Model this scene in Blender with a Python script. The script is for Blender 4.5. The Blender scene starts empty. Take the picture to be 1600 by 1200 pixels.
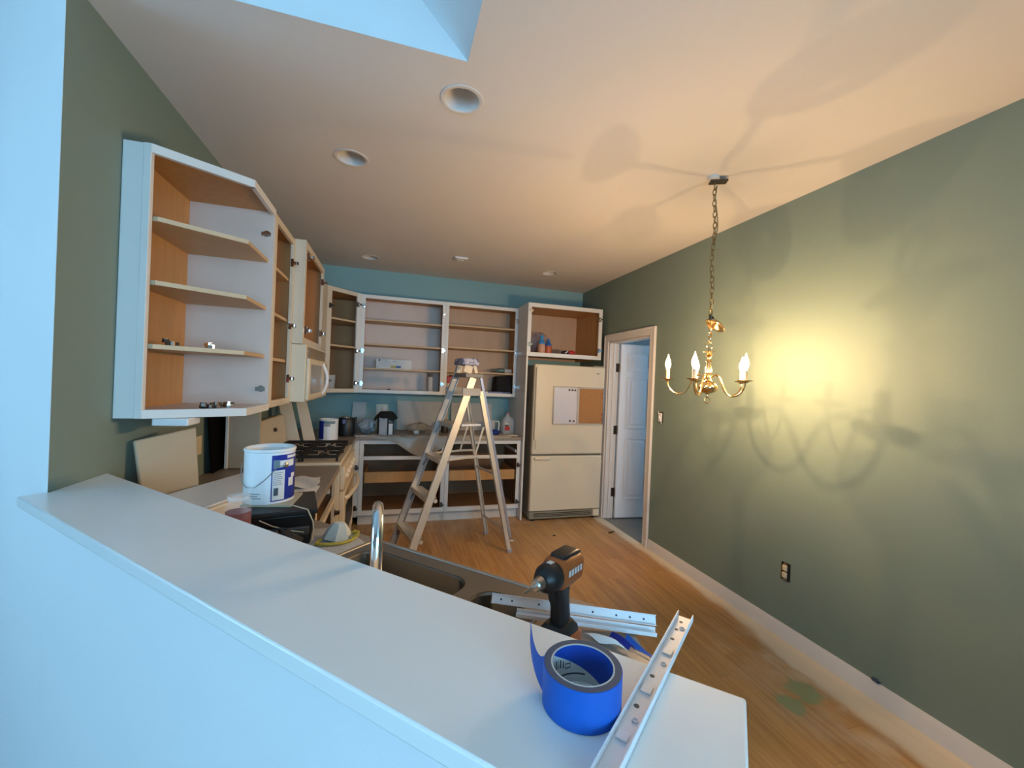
import bpy, bmesh, math, random
from mathutils import Vector, Matrix
random.seed(7)
S = bpy.context.scene
COL = S.collection
PI = math.pi

# ------------------------------------------------------------------ camera, world, light, exposure
CAM_Z = 1.5166
def make_camera():
    f, yaw, pitch, roll = 639.56, 0.2853, -0.003, 0.0413
    cy, sy, cp, sp = math.cos(yaw), math.sin(yaw), math.cos(pitch), math.sin(pitch)
    fw = Vector((sy*cp, cy*cp, sp)); rt = Vector((cy, -sy, 0)); up = rt.cross(fw)
    c, s = math.cos(roll), math.sin(roll)
    r = c*rt + s*up; u = -s*rt + c*up
    cam = bpy.data.cameras.new('camera'); o = bpy.data.objects.new('camera', cam); COL.objects.link(o)
    cam.sensor_fit = 'HORIZONTAL'; cam.sensor_width = 36.0; cam.lens = f/1600*36.0
    cam.clip_start = 0.02
    m = Matrix.Identity(4)
    for i in range(3):
        m[i][0], m[i][1], m[i][2] = r[i], u[i], -fw[i]
    m[2][3] = CAM_Z
    o.matrix_world = m
    S.camera = o
make_camera()

SKY = (0.33, 0.68, 1.0); SKY_STRENGTH = 12.6
BULB_POWER = 16.0; BULB_COLOUR = (1.0, 0.635, 0.32)
w = bpy.data.worlds.new('sky'); S.world = w; w.use_nodes = True
bg = w.node_tree.nodes['Background']
bg.inputs[0].default_value = (*SKY, 1); bg.inputs[1].default_value = SKY_STRENGTH
S.view_settings.view_transform = 'Standard'; S.view_settings.look = 'None'
S.view_settings.exposure = 0.0; S.view_settings.gamma = 1.0
S.view_settings.use_curve_mapping = False
def portal(name, loc, rot, sx, sy):
    l = bpy.data.lights.new(name, 'AREA'); l.shape = 'RECTANGLE'; l.size = sx; l.size_y = sy
    l.cycles.is_portal = True
    o = bpy.data.objects.new(name, l); COL.objects.link(o); o.location = loc; o.rotation_euler = rot

# room constants (metres)
L, R, B, H = -1.032, 2.392, 4.98, 2.746
HW = 1.109                       # top of the half wall
BACK_Y = -3.0                    # far wall of the room the photographer stands in
LEFT_X = -3.6                    # its left wall, with the window: y0 y1 z0 z1
WIN = (0.05, 1.5, 1.05, 2.30)
RWIN = (-0.7, 2.1, 0.65, 2.60)   # rear window: x0 x1 z0 z1
portal('rear_window_daylight', ((RWIN[0]+RWIN[1])/2, BACK_Y-0.06, (RWIN[2]+RWIN[3])/2), (PI/2, 0, 0), RWIN[1]-RWIN[0], RWIN[3]-RWIN[2])
portal('window_daylight', (LEFT_X-0.06, (WIN[0]+WIN[1])/2, (WIN[2]+WIN[3])/2), (0, -PI/2, 0), WIN[3]-WIN[2], WIN[1]-WIN[0])
VX, VY = 0.233, 1.58              # edges of the flat kitchen ceiling; beyond them the front room is vaulted
RIDGE = (-1.75, 4.73)
HALLX = R+1.7
portal('hall_daylight', (HALLX+0.06, 3.3, 1.7), (0, PI/2, 0), 0.7, 0.6)

# ------------------------------------------------------------------ materials
MATS = {}
def mat(name, col, rough=0.5, metal=0.0, var=0.06, scale=8.0, bump=0.0, bscale=None, stretch=(1,1,1), col2=None, alpha=1.0, trans=0.0, emit=None, coat=0.0, spec=0.5, ior=1.45, rnd=0.0, sharp=0.0):
    if name in MATS: return MATS[name]
    m = bpy.data.materials.new(name); m.use_nodes = True
    nt = m.node_tree; N = nt.nodes; K = nt.links
    p = N['Principled BSDF']
    tc = N.new('ShaderNodeTexCoord'); mp = N.new('ShaderNodeMapping')
    mp.inputs['Scale'].default_value = stretch
    K.new(tc.outputs['Object'], mp.inputs['Vector'])
    nz = N.new('ShaderNodeTexNoise'); nz.inputs['Scale'].default_value = scale; nz.inputs['Detail'].default_value = 4
    K.new(mp.outputs[0], nz.inputs['Vector'])
    mx = N.new('ShaderNodeMix'); mx.data_type = 'RGBA'
    c2 = col2 if col2 else tuple(max(0, c*(1-var*2)) for c in col)
    c1 = col if col2 else tuple(min(1, c*(1+var)) for c in col)
    mx.inputs[6].default_value = (*c1, 1); mx.inputs[7].default_value = (*c2, 1)
    if sharp:
        rp = N.new('ShaderNodeMapRange'); rp.inputs[1].default_value = 0.5-sharp; rp.inputs[2].default_value = 0.5+sharp
        K.new(nz.outputs[0], rp.inputs[0]); K.new(rp.outputs[0], mx.inputs[0])
    else:
        K.new(nz.outputs[0], mx.inputs[0])
    out = mx.outputs[2]
    if rnd:
        oi = N.new('ShaderNodeObjectInfo'); hs = N.new('ShaderNodeHueSaturation')
        mr = N.new('ShaderNodeMapRange'); mr.inputs[3].default_value = 1-rnd; mr.inputs[4].default_value = 1+rnd
        K.new(oi.outputs['Random'], mr.inputs[0]); K.new(mr.outputs[0], hs.inputs['Value']); K.new(out, hs.inputs['Color'])
        out = hs.outputs[0]
    K.new(out, p.inputs['Base Color'])
    p.inputs['Roughness'].default_value = rough; p.inputs['Metallic'].default_value = metal
    p.inputs['Alpha'].default_value = alpha; p.inputs['Transmission Weight'].default_value = trans
    p.inputs['Coat Weight'].default_value = coat; p.inputs['IOR'].default_value = ior
    p.inputs['Specular IOR Level'].default_value = spec
    if bump:
        b = N.new('ShaderNodeBump'); b.inputs['Strength'].default_value = bump; b.inputs['Distance'].default_value = 0.01
        n2 = N.new('ShaderNodeTexNoise'); n2.inputs['Scale'].default_value = bscale or scale*6; n2.inputs['Detail'].default_value = 3
        K.new(mp.outputs[0], n2.inputs['Vector']); K.new(n2.outputs[0], b.inputs['Height']); K.new(b.outputs[0], p.inputs['Normal'])
    if emit:
        p.inputs['Emission Color'].default_value = (*emit[0], 1); p.inputs['Emission Strength'].default_value = emit[1]
    MATS[name] = m
    return m
M_CEIL = mat('ceiling_paint', (0.74, 0.70, 0.66), 0.9, var=0.02, scale=3, bump=0.05, bscale=120)
M_SAGE = mat('sage_paint', (0.198, 0.255, 0.212), 0.62, var=0.04, scale=2, bump=0.06, bscale=140, spec=0.35)
M_SAGELIT = mat('sage_paint_bluish_lit', (0.25, 0.42, 0.43), 0.65, var=0.05, scale=2, bump=0.06, bscale=140, spec=0.35)  # sage wall paint with the back wall's bluish light put into the colour
M_DEN = mat('front_room_paint', (0.45, 0.43, 0.40), 0.8, var=0.02, scale=2)  # unseen walls, toned down to bounce less daylight
M_DENF = mat('front_room_dark_floor', (0.20, 0.18, 0.16), 0.95, var=0.1, scale=40)  # unseen floor, made dark to cut the daylight it bounces
M_WALLW = mat('white_wall_paint', (0.80, 0.82, 0.83), 0.75, var=0.02, scale=2, bump=0.04, bscale=160)
M_TRIM = mat('trim_paint', (0.72, 0.68, 0.64), 0.35, var=0.03, scale=5)
M_CAP = mat('half_wall_cap_paint', (0.84, 0.84, 0.82), 0.28, var=0.02, scale=3, bump=0.02, bscale=40)
M_CABW = mat('cabinet_white', (0.74, 0.72, 0.68), 0.4, var=0.04, scale=6)
M_CABC = mat('cabinet_cream', (0.66, 0.56, 0.42), 0.4, var=0.05, scale=6)
M_WOODI = mat('cabinet_wood', (0.54, 0.285, 0.10), 0.5, var=0.12, scale=5, stretch=(6, 6, 0.7))
M_WOODP = mat('cabinet_pale_inside', (0.69, 0.56, 0.48), 0.45, var=0.06, scale=5)
M_WOODB = mat('cabinet_back_board', (0.56, 0.37, 0.235), 0.5, var=0.08, scale=4, stretch=(3, 3, 0.6))
M_TAN = mat('door_tan', (0.46, 0.37, 0.26), 0.5, var=0.05, scale=4)
M_WOODS = mat('cabinet_wood_reddened', (0.50, 0.21, 0.06), 0.55, var=0.1, scale=5)  # copy of the cabinet wood, reddened to offset blue daylight on it
M_SHADEWOOD = mat('shaded_cabinet_board', (0.26, 0.14, 0.065), 0.55, var=0.15, scale=4)  # shade inside the base cabinets put into the board colour
M_SHELF = mat('shelf_edge_wood', (0.58, 0.40, 0.22), 0.5, var=0.1, scale=6)
M_CHROME = mat('chrome', (0.80, 0.80, 0.80), 0.12, 1.0, var=0.03)
M_DKMET = mat('dark_metal', (0.10, 0.08, 0.065), 0.35, 0.8, var=0.1)
M_SINK = mat('sink_steel', (0.22, 0.20, 0.175), 0.36, 1.0, var=0.1, scale=10)
M_STEEL = mat('brushed_steel', (0.50, 0.48, 0.45), 0.33, 1.0, var=0.08, scale=10, stretch=(1, 1, 1))
M_BRASS = mat('polished_brass', (0.86, 0.62, 0.32), 0.16, 1.0, var=0.05)
M_COUNTER = mat('laminate_counter', (0.30, 0.25, 0.205), 0.4, var=0.12, scale=60)
M_BLACK = mat('black_plastic', (0.012, 0.012, 0.013), 0.4, var=0.1)
M_IRON = mat('cast_iron', (0.016, 0.014, 0.012), 0.75, var=0.2, scale=20)
M_BISQ = mat('bisque_enamel', (0.72, 0.61, 0.44), 0.32, var=0.02, scale=4)
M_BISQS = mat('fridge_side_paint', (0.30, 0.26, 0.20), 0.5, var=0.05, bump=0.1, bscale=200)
M_ALU = mat('ladder_aluminium', (0.66, 0.61, 0.52), 0.42, 0.45, var=0.1, scale=9)
M_ALUC = mat('ladder_steel_blue', (0.46, 0.47, 0.55), 0.38, 0.6, var=0.1, scale=9)
M_WHITE = mat('white_plastic', (0.78, 0.78, 0.78), 0.35, var=0.03)
M_PAPER = mat('white_paper', (0.74, 0.73, 0.71), 0.8, var=0.05, scale=14)
M_BLUE = mat('label_blue', (0.012, 0.03, 0.30), 0.35, var=0.15, scale=18)
M_TAPE = mat('masking_tape_blue', (0.003, 0.095, 0.46), 0.55, var=0.04, scale=30, bump=0.05, bscale=60)
M_TAPEE = mat('tape_edge', (0.06, 0.085, 0.14), 0.7, var=0.08, scale=60)
M_CORE = mat('tape_core_card', (0.52, 0.56, 0.56), 0.7, var=0.05)
M_INK = mat('dark_ink', (0.045, 0.06, 0.075), 0.6, var=0.1)
M_GREYINK = mat('grey_ink', (0.32, 0.33, 0.35), 0.6, var=0.1)
M_ORANGE = mat('tool_orange', (0.33, 0.085, 0.02), 0.4, var=0.1, scale=12)
M_RED = mat('red_plastic', (0.45, 0.02, 0.02), 0.4)
M_BLUEP = mat('blue_plastic', (0.015, 0.08, 0.42), 0.35)
M_DKBLUE = mat('dusty_blue_paint', (0.10, 0.11, 0.22), 0.6, var=0.4, scale=26, col2=(0.45, 0.45, 0.55), sharp=0.08)
M_CORK = mat('cork', (0.46, 0.21, 0.07), 0.9, var=0.15, scale=60, bump=0.2, bscale=200)
M_FILM = mat('plastic_film', (0.52, 0.45, 0.36), 0.25, alpha=0.55, var=0.08, scale=6)
M_CLEAR = mat('clear_plastic', (0.75, 0.77, 0.78), 0.15, alpha=0.42, var=0.05)
M_REDLIQ = mat('red_liquid', (0.20, 0.012, 0.03), 0.2, var=0.1)
M_CARD = mat('grey_carton', (0.42, 0.43, 0.45), 0.6, var=0.06)
M_DOOR = mat('door_paint', (0.74, 0.75, 0.78), 0.4, var=0.02)
M_HALLF = mat('hall_floor_tile', (0.22, 0.21, 0.19), 0.5, var=0.15, scale=6)
M_YELLOW = mat('yellow_foam', (0.62, 0.48, 0.08), 0.8, var=0.2, scale=30)
M_GALV = mat('white_slide_steel', (0.80, 0.79, 0.80), 0.35, 0.0, var=0.04)
M_GLASS = mat('window_glass', (0.9, 0.95, 1.0), 0.0, trans=1.0, alpha=0.12, var=0.0)
M_BULB = mat('lit_bulb', (1, 0.9, 0.75), 0.3, alpha=0.12, emit=((1.0, 0.72, 0.42), 60.0))
M_SLEEVE = mat('candle_sleeve', (0.80, 0.62, 0.42), 0.5, var=0.03)
M_CORD = mat('beige_cord', (0.60, 0.50, 0.34), 0.6)
M_MASK = mat('dust_mask_fabric', (0.60, 0.64, 0.62), 0.9, var=0.1, scale=20, bump=0.15)
M_HALLW = M_WALLW

def floor_material():
    m = bpy.data.materials.new('oak_planks'); m.use_nodes = True
    nt = m.node_tree; N = nt.nodes; K = nt.links; p = N['Principled BSDF']
    def math_(op, a, b=None, clamp=False):
        n = N.new('ShaderNodeMath'); n.operation = op; n.use_clamp = clamp
        for i, v in enumerate((a, b)):
            if v is None: continue
            if isinstance(v, (int, float)): n.inputs[i].default_value = v
            else: K.new(v, n.inputs[i])
        return n.outputs[0]
    def mixc(f, a, b):
        n = N.new('ShaderNodeMix'); n.data_type = 'RGBA'
        K.new(f, n.inputs[0])
        for i, v in ((6, a), (7, b)):
            if isinstance(v, tuple): n.inputs[i].default_value = (*v, 1)
            else: K.new(v, n.inputs[i])
        return n.outputs[2]
    def noise(vec, sc, det=4):
        n = N.new('ShaderNodeTexNoise'); n.inputs['Scale'].default_value = sc; n.inputs['Detail'].default_value = det
        K.new(vec, n.inputs['Vector']); return n.outputs[0]
    def ramp(v, a, b):
        n = N.new('ShaderNodeMapRange'); n.interpolation_type = 'SMOOTHSTEP'
        n.inputs[1].default_value = a; n.inputs[2].default_value = b; K.new(v, n.inputs[0]); return n.outputs[0]
    g = N.new('ShaderNodeNewGeometry'); pos = g.outputs['Position']
    sp = N.new('ShaderNodeSeparateXYZ'); K.new(pos, sp.inputs[0]); X, Y = sp.outputs[0], sp.outputs[1]
    oi = N.new('ShaderNodeObjectInfo')
    mp = N.new('ShaderNodeMapping'); mp.inputs['Scale'].default_value = (18, 1.1, 1); K.new(pos, mp.inputs['Vector'])
    ad = N.new('ShaderNodeVectorMath'); ad.operation = 'ADD'; K.new(mp.outputs[0], ad.inputs[0]); K.new(oi.outputs['Location'], ad.inputs[1])
    grain = noise(ad.outputs[0], 2.2, 6)
    base = mixc(ramp(grain, 0.3, 0.75), (0.54, 0.29, 0.105), (0.40, 0.19, 0.06))
    hs = N.new('ShaderNodeHueSaturation'); K.new(base, hs.inputs['Color'])
    mr = N.new('ShaderNodeMapRange'); mr.inputs[3].default_value = 0.9; mr.inputs[4].default_value = 1.1; K.new(oi.outputs['Random'], mr.inputs[0]); K.new(mr.outputs[0], hs.inputs['Value'])
    # drywall dust along the right wall
    nz = noise(pos, 5.0, 3)
    dist = math_('SUBTRACT', R, X)
    wob = math_('ADD', dist, math_('MULTIPLY', math_('SUBTRACT', nz, 0.5), 0.10))
    wide = math_('ADD', 0.10, math_('MULTIPLY', ramp(Y, 2.35, 1.7), 0.10))
    strip = ramp(math_('SUBTRACT', wob, wide), 0.035, -0.035)
    haze = math_('MULTIPLY', math_('MULTIPLY', ramp(wob, 0.75, 0.2), ramp(Y, 2.3, 1.8)), ramp(nz, 0.35, 0.75))
    foot = math_('MULTIPLY', ramp(Y, 3.9, 4.3), ramp(nz, 0.45, 0.7))
    dust = math_('MAXIMUM', math_('MULTIPLY', strip, 0.92), math_('MAXIMUM', math_('MULTIPLY', haze, 0.6), math_('MULTIPLY', foot, 0.35)))
    c = mixc(dust, hs.outputs[0], (0.68, 0.59, 0.45))
    # spilt green paint
    def spot(cx, cy, r):
        dx = math_('SUBTRACT', X, cx); dy = math_('SUBTRACT', Y, cy)
        d = math_('SQRT', math_('ADD', math_('MULTIPLY', dx, dx), math_('MULTIPLY', math_('MULTIPLY', dy, dy), 0.8)))
        d = math_('ADD', d, math_('MULTIPLY', math_('SUBTRACT', noise(pos, 14, 3), 0.5), 0.10))
        return ramp(d, r+0.012, r-0.012)
    green = math_('MAXIMUM', spot(2.085, 1.565, 0.072), spot(1.945, 1.52, 0.055))
    c = mixc(math_('MULTIPLY', green, 0.85), c, (0.25, 0.31, 0.16))
    # scuffs of dark grime before the fridge
    K.new(c, p.inputs['Base Color'])
    K.new(math_('ADD', 0.33, math_('MULTIPLY', dust, 0.4)), p.inputs['Roughness'])
    return m
M_FLOOR = floor_material()

# ------------------------------------------------------------------ mesh helpers
class MB:
    def __init__(s): s.v = []; s.f = []
    def add(s, vs, fs):
        n = len(s.v); s.v += [Vector(v) for v in vs]; s.f += [tuple(i+n for i in f) for f in fs]; return s
    def box(s, x0, x1, y0, y1, z0, z1):
        if x0 > x1: x0, x1 = x1, x0
        if y0 > y1: y0, y1 = y1, y0
        if z0 > z1: z0, z1 = z1, z0
        return s.hexa([(x0,y0,z0),(x1,y0,z0),(x1,y1,z0),(x0,y1,z0),(x0,y0,z1),(x1,y0,z1),(x1,y1,z1),(x0,y1,z1)])
    def hexa(s, p):
        return s.add(p, [(3,2,1,0),(4,5,6,7),(0,1,5,4),(1,2,6,5),(2,3,7,6),(3,0,4,7)])
    def prism(s, poly, z0, z1):
        n = len(poly)
        a = sum(poly[i][0]*poly[(i+1)%n][1]-poly[(i+1)%n][0]*poly[i][1] for i in range(n))
        if a < 0: poly = poly[::-1]
        vs = [(x,y,z0) for x,y in poly]+[(x,y,z1) for x,y in poly]
        fs = [tuple(range(n))[::-1], tuple(range(n,2*n))]+[(i,(i+1)%n,(i+1)%n+n,i+n) for i in range(n)]
        return s.add(vs, fs)
    def slab(s, a, b, c, d, t):   # quad a b c d given a thickness along its normal
        a,b,c,d = map(Vector,(a,b,c,d)); n = (b-a).cross(d-a).normalized()*t
        return s.hexa([a,b,c,d,a+n,b+n,c+n,d+n])
    def lathe(s, prof, n=24, c=(0,0,0), ax=None, a0=0.0, a1=2*PI):
        full = abs(a1-a0-2*PI) < 1e-6
        k = n if full else n+1
        if ax is None: e1,e2,e3 = Vector((1,0,0)),Vector((0,1,0)),Vector((0,0,1))
        else:
            e3 = Vector(ax).normalized(); t = Vector((0,0,1)) if abs(e3.z) < 0.9 else Vector((1,0,0))
            e1 = t.cross(e3).normalized(); e2 = e3.cross(e1)
        c = Vector(c); base = len(s.v)
        for r,z in prof:
            for i in range(k):
                a = a0+(a1-a0)*i/n
                s.v.append(c+e1*(r*math.cos(a))+e2*(r*math.sin(a))+e3*z)
        for j in range(len(prof)-1):
            for i in range(n):
                i2 = (i+1)%k
                s.f.append((base+j*k+i, base+j*k+i2, base+(j+1)*k+i2, base+(j+1)*k+i))
        return s
    def cyl(s, p0, p1, r0, r1=None, n=16):
        r1 = r0 if r1 is None else r1
        d = Vector(p1)-Vector(p0); h = d.length
        return s.lathe([(0,0),(r0,0),(r1,h),(0,h)], n, p0, d)
    def tube(s, pts, r, n=8, closed=False, rr=None):
        pts = [Vector(p) for p in pts]; m = len(pts); base = len(s.v)
        prev = None
        for i,p in enumerate(pts):
            if closed: t = pts[(i+1)%m]-pts[i-1]
            else: t = pts[min(i+1,m-1)]-pts[max(i-1,0)]
            t.normalize()
            if prev is None:
                q = Vector((0,0,1)) if abs(t.z) < 0.9 else Vector((1,0,0)); e1 = q.cross(t).normalized()
            else:
                e1 = (prev-t*prev.dot(t)).normalized()
            prev = e1; e2 = t.cross(e1)
            rad = rr[i] if rr else r
            for k in range(n):
                a = 2*PI*k/n; s.v.append(p+e1*(rad*math.cos(a))+e2*(rad*math.sin(a)))
        seg = m if closed else m-1
        for i in range(seg):
            j = (i+1)%m
            for k in range(n):
                k2 = (k+1)%n
                s.f.append((base+i*n+k, base+i*n+k2, base+j*n+k2, base+j*n+k))
        if not closed:
            s.f.append(tuple(base+k for k in range(n))[::-1]); s.f.append(tuple(base+(m-1)*n+k for k in range(n)))
        return s
    def bar(s, p0, p1, w, t, up=(0,0,1)):    # rectangular bar from p0 to p1, w across, t thick
        p0,p1 = Vector(p0),Vector(p1); d = (p1-p0).normalized(); u = Vector(up)
        e1 = d.cross(u)
        if e1.length < 1e-4: e1 = d.cross(Vector((1,0,0)))
        e1.normalize(); e2 = e1.cross(d).normalized()
        a,b = e1*(w/2), e2*(t/2)
        return s.hexa([p0-a-b,p0+a-b,p0+a+b,p0-a+b,p1-a-b,p1+a-b,p1+a+b,p1-a+b])
    def blob(s, c, rx, ry, rz, n=14, m=9, jit=0.0, seed=0):
        rg = random.Random(seed); base = len(s.v)
        for j in range(m+1):
            th = PI*j/m
            for i in range(n):
                a = 2*PI*i/n; k = 1+jit*(rg.random()-0.5)*2
                s.v.append(Vector((c[0]+rx*k*math.sin(th)*math.cos(a), c[1]+ry*k*math.sin(th)*math.sin(a), c[2]-rz*k*math.cos(th))))
        for j in range(m):
            for i in range(n):
                i2 = (i+1)%n
                s.f.append((base+j*n+i, base+j*n+i2, base+(j+1)*n+i2, base+(j+1)*n+i))
        return s
    def grid(s, nu, nv, fn):
        base = len(s.v)
        for j in range(nv+1):
            for i in range(nu+1): s.v.append(Vector(fn(i/nu, j/nv)))
        for j in range(nv):
            for i in range(nu):
                a = base+j*(nu+1)+i; s.f.append((a, a+1, a+nu+2, a+nu+1))
        return s
    def xf(s, m):
        s.v = [m @ v for v in s.v]; return s
    def cylpatch(s, c, r, a0, a1, z0, z1, t=0.0006, n=10):
        base = len(s.v); c = Vector(c)
        for rr in (r, r+t):
            for z in (z0, z1):
                for i in range(n+1):
                    a = a0+(a1-a0)*i/n; s.v.append(Vector((c.x+rr*math.cos(a), c.y+rr*math.sin(a), c.z+z)))
        k = n+1
        for i in range(n):
            s.f.append((base+2*k+i, base+2*k+i+1, base+3*k+i+1, base+3*k+i))
            s.f.append((base+i, base+k+i, base+k+i+1, base+i+1))
            s.f.append((base+k+i, base+3*k+i, base+3*k+i+1, base+k+i+1))
            s.f.append((base+i, base+i+1, base+2*k+i+1, base+2*k+i))
        return s
    def build(s, name, m, parent=None, world=True, bevel=0.0, smooth=True, angle=0.6, solid=0.0, sub=0):
        vs = s.v; loc = None
        if parent is not None:
            if world:
                inv = WM[parent.name].inverted(); vs = [inv @ v for v in vs]
        else:
            xs = [v.x for v in vs]; ys = [v.y for v in vs]; zs = [v.z for v in vs]
            loc = Vector(((min(xs)+max(xs))/2, (min(ys)+max(ys))/2, min(zs)))
            vs = [v-loc for v in vs]
        me = bpy.data.meshes.new(name)
        bm = bmesh.new(); bv = [bm.verts.new(v) for v in vs]
        for f in s.f:
            try: bm.faces.new([bv[i] for i in f])
            except ValueError: pass
        bmesh.ops.remove_doubles(bm, verts=bm.verts, dist=1e-6)
        bmesh.ops.recalc_face_normals(bm, faces=bm.faces)
        if smooth:
            for f in bm.faces: f.smooth = True
            for e in bm.edges:
                e.smooth = (len(e.link_faces) == 2 and e.calc_face_angle(0) < angle)
        bm.to_mesh(me); bm.free()
        me.materials.append(m)
        o = bpy.data.objects.new(name, me); COL.objects.link(o)
        if parent is not None:
            o.parent = parent; WM[o.name] = WM[parent.name].copy()
        else:
            o.location = loc; WM[o.name] = Matrix.Translation(loc)
        if solid:
            d = o.modifiers.new('thickness', 'SOLIDIFY'); d.thickness = solid; d.offset = 0
        if bevel:
            b = o.modifiers.new('bevel', 'BEVEL'); b.width = bevel; b.segments = 2; b.limit_method = 'ANGLE'; b.angle_limit = 0.9
        if sub:
            d = o.modifiers.new('subdivision', 'SUBSURF'); d.levels = sub; d.render_levels = sub
        return o
WM = {}
def tag(o, label=None, cat=None, group=None, kind=None):
    if label: o['label'] = label
    if cat: o['category'] = cat
    if group: o['group'] = group
    if kind: o['kind'] = kind
    return o
def thing(name, label, cat, loc=(0,0,0), rz=0.0, group=None, kind=None):
    o = bpy.data.objects.new(name, None); COL.objects.link(o)
    o.empty_display_size = 0.1
    o.location = loc; o.rotation_euler = (0,0,rz)
    WM[o.name] = Matrix.Translation(Vector(loc)) @ Matrix.Rotation(rz, 4, 'Z')
    return tag(o, label, cat, group, kind)
def struct(name, mb, m, **k):
    return tag(mb.build(name, m, **k), kind='structure')

# ------------------------------------------------------------------ the setting
def P45(s_, t_): return ((s_+t_)/math.sqrt(2), (t_-s_)/math.sqrt(2))     # along / across the angled half wall
WT = 0.62/math.sqrt(2)            # face of the angled wall
struct('wall_left', MB().prism([(L,0.621-L),(L,B),(L-0.12,B),(L-0.12,0.862-L),(L-0.0005,0.7425-L)], 0, H), M_SAGE)
struct('wall_back', MB().box(L-0.12, R+0.12, B, B+0.12, 0, H), M_SAGELIT)
D0, D1, DZ = 3.425, 4.225, 2.035          # door opening in the right wall
wr = MB()
wr.box(R, R+0.12, BACK_Y, D0, 0, H).box(R, R+0.12, D1, B, 0, H).box(R, R+0.12, D0, D1, DZ, H)
struct('wall_right', wr, M_SAGE)
struct('wall_angled', MB().prism([(L-0.0005,0.62-L),(-3.6,0.62+3.6),(-3.6,0.74+3.6),(L-0.12,0.861-L),(L-0.0006,0.7415-L)], 0, 4.85), M_WALLW)
HE = -0.01                               # half-wall end, along the angled direction
hwp = [P45((L-(0.62-L))/math.sqrt(2)-0.0009, WT), P45(HE, WT), P45(HE, 0.60), (L+0.002, 0.60*math.sqrt(2)-L)]
struct('wall_half', MB().prism(hwp, 0, HW-0.034), M_WALLW)
T0, T1 = 0.532/math.sqrt(2), 0.90/math.sqrt(2)
cap = MB().prism([P45(-1.905,T0), P45(0.028,T0), P45(0.028,T1), (L+0.001,0.90-L), (L+0.001,0.622-L), P45(-1.905,WT-0.001)], HW-0.03, HW)
struct('trim_1', cap, M_CAP, bevel=0.006)
struct('trim_2', MB().prism([P45(-1.89,WT-0.028), P45(0.005,WT-0.028), P45(0.005,WT-0.0005), P45(-1.89,WT-0.0005)], HW-0.05, HW-0.0305), M_WALLW, bevel=0.006)
# flat kitchen ceiling with round holes for the recessed lights
LIGHTS = [(0.247,1.801), (-0.269,2.491), (-0.267,4.472), (1.624,4.257)]
LR = 0.078
def ceiling_sheet():
    m = MB(); q = 0.11
    xs = sorted({L-0.12, R+0.12, VX}|{lx+d for lx,_ in LIGHTS for d in (-q,q)})
    ys = sorted({BACK_Y-0.12, B+0.12, VY}|{ly+d for _,ly in LIGHTS for d in (-q,q)})
    for xa,xb in zip(xs[:-1],xs[1:]):
        for ya,yb in zip(ys[:-1],ys[1:]):
            cx,cy = (xa+xb)/2,(ya+yb)/2
            if cx < VX and cy < VY: continue
            m.add([(xa,ya,H+0.16),(xb,ya,H+0.16),(xb,yb,H+0.16),(xa,yb,H+0.16)],[(0,1,2,3)])
            if any(abs(cx-lx) < q and abs(cy-ly) < q for lx,ly in LIGHTS): continue
            m.add([(xa,ya,H),(xb,ya,H),(xb,yb,H),(xa,yb,H)],[(3,2,1,0)])
    for lx,ly in LIGHTS:
        n = 48; vs = []
        for i in range(n):
            a = 2*PI*i/n; c,s_ = math.cos(a),math.sin(a); t = q/max(abs(c),abs(s_))
            vs += [(lx+(LR+0.002)*c,ly+(LR+0.002)*s_,H),(lx+t*c,ly+t*s_,H)]
        m.add(vs,[(2*i,2*i+1,2*((i+1)%n)+1,2*((i+1)%n)) for i in range(n)])
    return m
struct('ceiling', ceiling_sheet(), M_CEIL, smooth=False)
# the vault over the front room, and the white gable over the kitchen ceiling's edge
struct('wall_gable', MB().box(L+0.0002, VX+0.1, VY, VY+0.05, H+0.0005, 4.85), M_WALLW)
va = MB()
ya_, yb_ = BACK_Y-0.12, 4.5
va.slab((VX,ya_,H+0.0005),(VX,VY,H+0.0005),(RIDGE[0],VY,RIDGE[1]),(RIDGE[0],ya_,RIDGE[1]),0.08)
va.slab((L,VY,RIDGE[1]-(L-RIDGE[0])),(L,yb_,RIDGE[1]-(L-RIDGE[0])),(RIDGE[0],yb_,RIDGE[1]),(RIDGE[0],VY,RIDGE[1]),0.08)
va.slab((RIDGE[0],ya_,RIDGE[1]),(RIDGE[0],yb_,RIDGE[1]),(-3.75,yb_,RIDGE[1]-2.0),(-3.75,ya_,RIDGE[1]-2.0),0.08)
struct('ceiling_vault', va, M_WALLW, smooth=False)
# the room behind the camera: floor, walls and its big window
struct('floor', MB().box(-3.72, R+0.12, BACK_Y-0.12, B+0.12, -0.12, -0.015), M_DENF)
wb = MB()
wb.box(LEFT_X-0.12, RWIN[0], BACK_Y-0.12, BACK_Y, 0, H).box(RWIN[1], R+0.12, BACK_Y-0.12, BACK_Y, 0, H)
wb.box(RWIN[0], RWIN[1], BACK_Y-0.12, BACK_Y, 0, RWIN[2]).box(RWIN[0], RWIN[1], BACK_Y-0.12, BACK_Y, RWIN[3], H)
wb.box(LEFT_X-0.12, 0.4, BACK_Y-0.12, BACK_Y, H, 4.85)
struct('wall_rear', wb, M_DEN)
wf = struct('window_4', MB().box(RWIN[0]+0.05, RWIN[1]-0.05, BACK_Y-0.07, BACK_Y-0.065, RWIN[2]+0.05, RWIN[3]-0.05), M_GLASS)
fr = MB()
for xx in (RWIN[0], (RWIN[0]+RWIN[1])/2-0.025, RWIN[1]-0.05): fr.box(xx, xx+0.05, BACK_Y-0.1, BACK_Y-0.03, RWIN[2], RWIN[3])
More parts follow.
